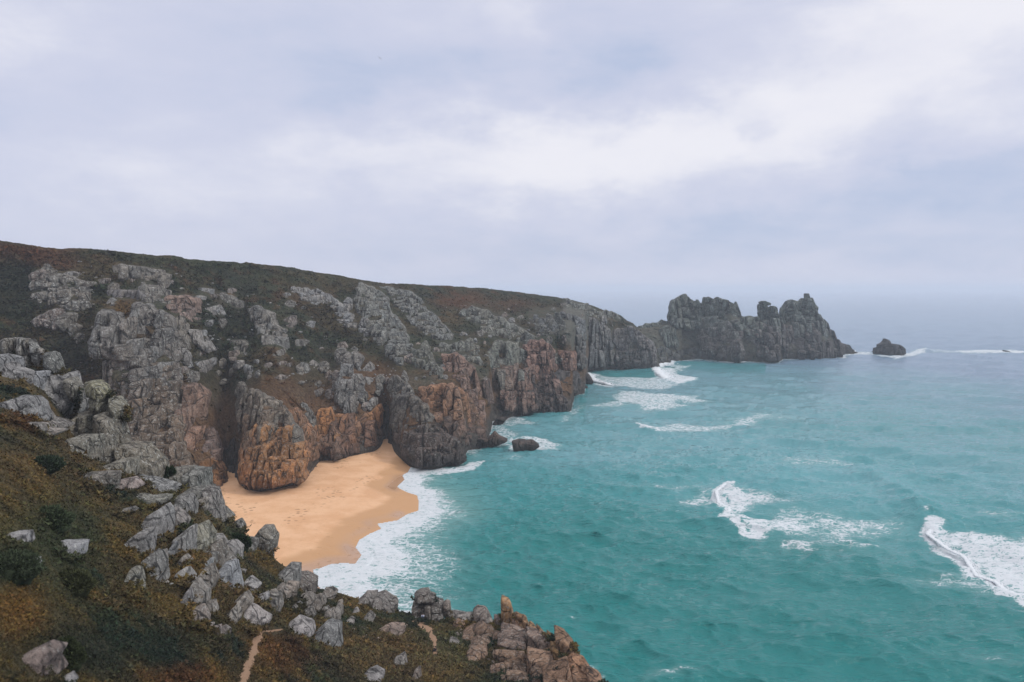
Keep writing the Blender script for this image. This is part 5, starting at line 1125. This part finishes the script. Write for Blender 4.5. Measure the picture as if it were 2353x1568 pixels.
# ------------------------------------------------------------------ heather, bracken and gorse tufts
def tufts(L, name, label, n, x0, x1, ytop, ybot, size, nblade, seed, yb_w=1.0, flat=.6, pts=None, fwd=0):
    r = np.random.default_rng(seed)
    px = r.uniform(x0, x1, n); s = ytop(px); b = ybot(px); py = s + (b - s) * r.uniform(0.003, 1, n) ** yb_w
    keep = (rockmask(L, px, py) < .3) | ((L == 'A') & (px < 1180) & (r.uniform(0, 1, n) < .8))
    if L == 'A': keep &= ~onpath(px, py)
    px, py = px[keep], py[keep]
    if pts is not None: px, py = pts
    d = DD(L, px, py) - fwd * (r.uniform(0, 1, len(px)) if fwd else 0); p = P(px, py, d)
    if L != 'A':
        k = (p[:, 2] > 40 + 24 * fbm(p * .05, 3, 31)) | (r.uniform(0, 1, len(p)) < .04)
        px, py, d, p = px[k], py[k], d[k], p[k]
    fr = {'A': .5, 'B': .11, 'C': .08}[L]; am = {'A': .55, 'B': 2.2, 'C': 2.6}[L]
    n1 = fbm(p * fr, 4, 2); n2 = fbm(p * fr * 5, 3, 4)
    p[:, 2] += (n1 * am * .9 + np.abs(n2) * am * .45) - size * .1
    c = vegcol(p, px, py, L); N = len(p)
    sc = size * (.5 + .9 * r.uniform(0, 1, N)) * (.75 + 1.1 * np.clip(fbm(p * (.25 if L == 'A' else .06), 2, 66) + .3, 0, 1))
    sc = sc * (np.where((r.uniform(0, 1, N) < .07) & (py > ytop(px) + 8), 2.0, 1) * np.where(py < ytop(px) + 8, .6, 1) if L != 'A' else np.clip(d / 85, .42, 1.15) * np.where(r.uniform(0, 1, N) < .1, 1.5, 1))
    # each leaf: a small triangle with a random lean
    K = nblade
    ang = r.uniform(0, 2 * np.pi, (N, K)); el_ = r.uniform(.15, 1.45, (N, K)); ln = r.uniform(.5, 1.0, (N, K)) * sc[:, None]
    ctr = p[:, None] + np.stack([r.normal(0, .35, (N, K)), r.normal(0, .35, (N, K)), r.uniform(0, .35, (N, K))], -1) * sc[:, None, None]
    dirv = np.stack([np.cos(ang) * np.cos(el_), np.sin(ang) * np.cos(el_), np.sin(el_) * flat], -1)
    side = np.stack([-np.sin(ang), np.cos(ang), r.uniform(-.6, .6, (N, K))], -1) * (ln * r.uniform(.18, .38, (N, K)))[..., None]
    a = ctr - side; b_ = ctr + side; tip = ctr + dirv * ln[..., None]
    V = np.stack([a, b_, tip], 2).reshape(-1, 3); F = np.arange(N * K * 3).reshape(-1, 3)
    cc = np.repeat(c[:, None], K, 1) * r.uniform(.55, 1.65, (N, K, 1)) * (1 + r.uniform(-.12, .12, (N, K, 3)))
    cc = np.repeat(cc[:, :, None], 3, 2).reshape(-1, 3)
    o = mesh(name, V, F, M_LEAF, cols=cc, smooth=False); tag(o, label, kind='stuff'); return o
tufts('A', 'heather', 'brown and green heather and bracken on the near slope', 85000, -80, 1400, A_SKY, lambda x: x * 0 + 1600, .34, 6, 11, .85)
tufts('B', 'heath_growth', 'heather and gorse on the far slope', 60000, -60, 1500, B_SKY, B_BASE, 1.3, 5, 12, 1.2)
tufts('C', 'headland_turf', 'thin turf and scrub on the far headland', 2500, 1440, 1900, C_SKY, C_BASE, 1.8, 4, 13, 1.6)

# growth lapping round the feet of the near rocks
fx, fy = [], []; rf_ = np.random.default_rng(8)
for c in CR:
    if c['L'] != 'A': continue
    q = c['poly']; cx_, cy_ = centroid(q); yb_ = max(p[1] for p in q)
    for (x0, y0), (x1, y1) in zip(q, q[1:] + q[:1]):
        if (y0 + y1) / 2 < cy_ + .15 * (yb_ - cy_): continue
        L_ = math.hypot(x1 - x0, y1 - y0); n = int(L_ * 1.6) + 1; t_ = rf_.uniform(0, 1, n)
        fx.append(x0 + (x1 - x0) * t_ + rf_.normal(0, 2.0, n)); fy.append(y0 + (y1 - y0) * t_ + rf_.normal(1.5, 2.5, n))
fx = np.concatenate(fx); fy = np.concatenate(fy)
tufts('A', 'grass_fringe', 'grass and heather lapping round the feet of the near rocks', 10, -80, 1400, A_SKY, lambda x: x * 0 + 1600, .42, 8, 21, 1, pts=(fx, fy), fwd=2.2)

def gorse(cx, cy, rx, ry, col, label, seed):
    r = np.random.default_rng(seed); d = float(DD('A', cx, cy)); k = d / FPX; c0 = P(cx, cy + ry * .5, float(DD('A', cx, cy + ry * .5)))
    n = 5200; u = r.normal(size=(n, 3)); u /= np.linalg.norm(u, axis=1)[:, None]; u[:, 2] = np.abs(u[:, 2])
    R3 = np.array([rx * k, rx * k * .9, ry * k * 1.15])
    lump = 1 + .7 * fbm(u * 2.6 + seed, 3, seed)
    ctr = c0 + u * R3 * lump[:, None] * r.uniform(.82, 1.02, (n, 1))
    s = .05 * d / 60 * 2.6
    dv = u + r.normal(0, .5, (n, 3)); dv /= np.linalg.norm(dv, axis=1)[:, None]; sd_ = np.cross(dv, r.normal(size=(n, 3))); sd_ /= np.linalg.norm(sd_, axis=1)[:, None]
    ln = r.uniform(.6, 1.5, (n, 1)) * s
    V = np.stack([ctr - sd_ * ln * .4, ctr + sd_ * ln * .4, ctr + dv * ln * 1.5], 1).reshape(-1, 3)
    cc = np.array(col) * r.uniform(.5, 1.6, (n, 1)); cc = np.repeat(cc[:, None], 3, 1).reshape(-1, 3)
    root = bpy.data.objects.new('gorse_bush', None); COL.objects.link(root); root.location = c0; tag(root, label, 'bush')
    o = mesh('foliage', V - c0, np.arange(n * 3).reshape(-1, 3), M_LEAF, root, cc, smooth=False)
    # woody core that closes the bush
    r_, ph, w, f = cube(14); q = np.stack([r_ * np.cos(ph), r_ * np.sin(ph), w], -1); q /= np.linalg.norm(q, axis=1)[:, None]
    q = q * R3 * (.86 * (1 + .7 * fbm(np.abs(q) * 2.6 + seed, 3, seed)))[:, None]
    mesh('branches', q, f, M_LEAF, root, np.broadcast_to(np.array(col) * .6, q.shape).copy())
GR = (.05, .068, .036)
gorse(118, 1190, 44, 30, GR, 'large rounded green gorse bush at the middle of the left slope', 1)
0 and gorse(165, 1203, 30, 24, (.04, .055, .03), 'smaller paler gorse bush touching the large rounded one', 2)
gorse(22, 1300, 66, 38, (.042, .056, .032), 'dark green gorse bush below the bluish white boulder', 3)
gorse(165, 1335, 46, 34, (.05, .056, .026), 'olive dome bush below the speckled flat boulder', 4)
gorse(548, 1245, 24, 22, (.02, .036, .016), 'deep green bush at the cliff edge beside the head shaped rock', 5)
gorse(392, 1100, 16, 34, (.022, .038, .016), 'dark green bush climbing beside the mossy pillar', 6)
0 and gorse(415, 1135, 24, 22, (.02, .035, .016), 'dark bush under the mossy pillar', 7)
0 and gorse(520, 1375, 17, 18, (.03, .045, .03), 'small bluish green bush left of the long hanging rib', 8)
0 and gorse(120, 955, 26, 12, (.035, .04, .022), 'flat dark bush between the whitish face and its left slabs', 9)
gorse(150, 1500, 40, 44, (.035, .045, .02), 'blurred green bush near the bottom left corner', 10)
gorse(100, 1065, 40, 18, (.03, .045, .028), 'low green bush left of the foot of the big pinnacle', 12)

# ------------------------------------------------------------------ people
import bmesh
def skin_body(name, joints, edges, mat_, parent):
    me = bpy.data.meshes.new(name); me.from_pydata([j[:3] for j in joints], edges, []); o = bpy.data.objects.new(name, me); COL.objects.link(o)
    o.modifiers.new('s', 'SKIN'); o.modifiers.new('u', 'SUBSURF').levels = 1
    for i, j in enumerate(joints): me.skin_vertices[0].data[i].radius = (j[3], j[3])
    me.skin_vertices[0].data[0].use_root = True; me.materials.append(mat_); o.parent = parent
    dg = bpy.context.evaluated_depsgraph_get(); nm = bpy.data.meshes.new_from_object(o.evaluated_get(dg)); o.modifiers.clear(); o.data = nm
    nm.polygons.foreach_set('use_smooth', [True] * len(nm.polygons)); return o
def seated(px, py, d, top, legs, label, hair, rz, scale=1.0):
    root = bpy.data.objects.new('person', None); COL.objects.link(root); root.location = P(px, py, d); root.rotation_euler = (0, 0, rz); root.scale = (scale,) * 3; tag(root, label, 'person')
    J = [(0, 0, .12, .15), (0, -.02, .32, .14), (0, -.04, .5, .17), (0, -.05, .62, .06), (0, -.06, .73, .10), (0, -.06, .82, .10),      # pelvis..head (sitting, knees up, facing -y)
         (.1, -.2, .24, .09), (.12, -.42, .46, .065), (.12, -.55, .08, .05), (.12, -.68, .04, .035), (-.1, -.2, .24, .09), (-.12, -.42, .46, .065), (-.12, -.55, .08, .05), (-.12, -.68, .04, .035),
         (.2, -.05, .53, .06), (.26, -.2, .36, .045), (.12, -.4, .42, .035), (-.2, -.05, .53, .06), (-.26, -.2, .36, .045), (-.12, -.4, .42, .035)]
    E = [(0, 1), (1, 2), (2, 3), (3, 4), (4, 5), (0, 6), (6, 7), (7, 8), (8, 9), (0, 10), (10, 11), (11, 12), (12, 13), (2, 14), (14, 15), (15, 16), (2, 17), (17, 18), (18, 19)]
    skin_body('body', J, E, plain('skin', (.45, .28, .2)), root)
    JT = [(0, 0, .14, .17), (0, -.02, .32, .16), (0, -.04, .5, .185), (0, -.05, .58, .09), (.2, -.05, .53, .075), (.26, -.2, .36, .06), (.15, -.36, .41, .05), (-.2, -.05, .53, .075), (-.26, -.2, .36, .06), (-.15, -.36, .41, .05)]
    skin_body('jacket', JT, [(0, 1), (1, 2), (2, 3), (2, 4), (4, 5), (5, 6), (2, 7), (7, 8), (8, 9)], plain('cloth', top), root)
    JL = [(0, 0, .12, .165), (.1, -.2, .24, .105), (.12, -.42, .46, .08), (.12, -.54, .12, .065), (-.1, -.2, .24, .105), (-.12, -.42, .46, .08), (-.12, -.54, .12, .065)]
    skin_body('trousers', JL, [(0, 1), (1, 2), (2, 3), (0, 4), (4, 5), (5, 6)], plain('denim', legs), root)
    skin_body('hair', [(0, -.03, .76, .10), (0, -.03, .85, .10), (0, 0, .7, .07)], [(0, 1), (0, 2)], plain('hair', hair), root)
pd = float(DD('A', 1000, 1498)) - .5
seated(1000.5, 1498, pd, (.012, .012, .016), (.012, .012, .018), 'person in dark clothes sitting at the lower end of the upper sandy path', (.02, .015, .012), -.3, 1.05)
seated(972, 1420, float(DD('A', 972, 1424)) - 1.2, (.62, .66, .78), (.05, .07, .12), 'person in a white and blue top sitting at the foot of the square tower', (.02, .015, .012), -.2, 1.0)
root = bpy.data.objects.new('rucksack', None); COL.objects.link(root); root.location = P(994.5, 1498.5, pd); tag(root, 'small dark rucksack on the ground beside the person in dark clothes', 'bag')
r_, ph, w, f = cube(8); s = 1 / (r_ ** 4 + np.abs(w) ** 4) ** .25
q = np.stack([r_ * s * np.cos(ph) * .2, w * s * .13, r_ * s * np.sin(ph) * .26 + .24], -1)
mesh('bag_body', q, f[:, ::-1], plain('bag_cloth', (.015, .015, .018)), root)
mesh('bag_pocket', q * np.array([.7, .6, .5]) + np.array([0, -.1, .02]), f[:, ::-1], plain('bag_pocket_cloth', (.03, .03, .035)), root)

# ------------------------------------------------------------------ gull and far ship
M_GULL = plain('gull_feathers', (.16, .16, .19)); gd = 170.0
g = bpy.data.objects.new('gull', None); COL.objects.link(g); g.location = P(873, 134, gd); g.rotation_euler = (.1, .55, .5); g.scale = (.72, .72, .72)
tag(g, 'dark gull gliding high in the sky left of centre', 'bird')
skin_body('body', [(0, -.28, 0, .03), (0, -.18, .02, .05), (0, 0, 0, .085), (0, .2, 0, .05), (0, .36, .01, .035)], [(0, 1), (1, 2), (2, 3), (3, 4)], M_GULL, g)
for sx in (-1, 1):
    pts = [(.05, -.1), (.35, -.14), (.68, -.02), (.68, .02), (.35, .06), (.05, .12)]; zt = [0, .12, .02, .02, .12, 0]
    v = [(sx * a, b, z_ + dz) for dz in (.012, -.012) for (a, b), z_ in zip(pts, zt)]
    me = bpy.data.meshes.new('wing'); me.from_pydata(v, [], [(0, 1, 4, 5), (1, 2, 3, 4), (11, 10, 7, 6), (10, 9, 8, 7)] + [(i, (i + 1) % 6, (i + 1) % 6 + 6, i + 6) for i in range(6)])
    o = bpy.data.objects.new('wing', me); COL.objects.link(o); me.materials.append(M_GULL); o.parent = g
sd0 = 5200.0; ship = bpy.data.objects.new('ship', None); COL.objects.link(ship); sx0 = (1914 - CX) / FPX * 9000
ship.location = (sx0, 9000, 0); tag(ship, 'tiny grey ship on the horizon right of the far headland', 'ship')
def boxy(name, x0, x1, y0, y1, z0, z1, m_, taper=0):
    v = [(x0 + taper, y0, z0), (x1 - taper, y0, z0), (x1 - taper, y1, z0), (x0 + taper, y1, z0), (x0, y0, z1), (x1, y0, z1), (x1, y1, z1), (x0, y1, z1)]
    me = bpy.data.meshes.new(name); me.from_pydata(v, [], [(3, 2, 1, 0), (4, 5, 6, 7), (0, 1, 5, 4), (1, 2, 6, 5), (2, 3, 7, 6), (3, 0, 4, 7)])
    o = bpy.data.objects.new(name, me); COL.objects.link(o); me.materials.append(m_); o.parent = ship
MS = plain('ship_paint', (.08, .09, .12))
boxy('hull', -13, 13, -3.5, 3.5, -1.5, 4, MS, 2); boxy('cabin', 2, 9, -2.5, 2.5, 4, 8, MS); boxy('mast', -3, -2.4, -.3, .3, 4, 11, MS)

# ------------------------------------------------------------------ haze
m, t = mat('haze_air')
pv = t.n('ShaderNodeVolumePrincipled', ins={'Color': (.86, .915, 1.0, 1), 'Density': .00015, 'Anisotropy': .0})
nt_o = t.n('ShaderNodeOutputMaterial', ins={1: pv.outputs[0]})
xx, y0_, y1_, z0_, z1_ = 52000, -300, 42000, -14, 135
v = [(-xx, y0_, z0_), (xx, y0_, z0_), (xx, y1_, z0_), (-xx, y1_, z0_), (-xx, y0_, z1_), (xx, y0_, z1_), (xx, y1_, z1_), (-xx, y1_, z1_)]
me = bpy.data.meshes.new('haze'); me.from_pydata(v, [], [(3, 2, 1, 0), (4, 5, 6, 7), (0, 1, 5, 4), (1, 2, 6, 5), (2, 3, 7, 6), (3, 0, 4, 7)])
hz = bpy.data.objects.new('haze', me); COL.objects.link(hz); me.materials.append(m); tag(hz, 'sea haze', kind='stuff')
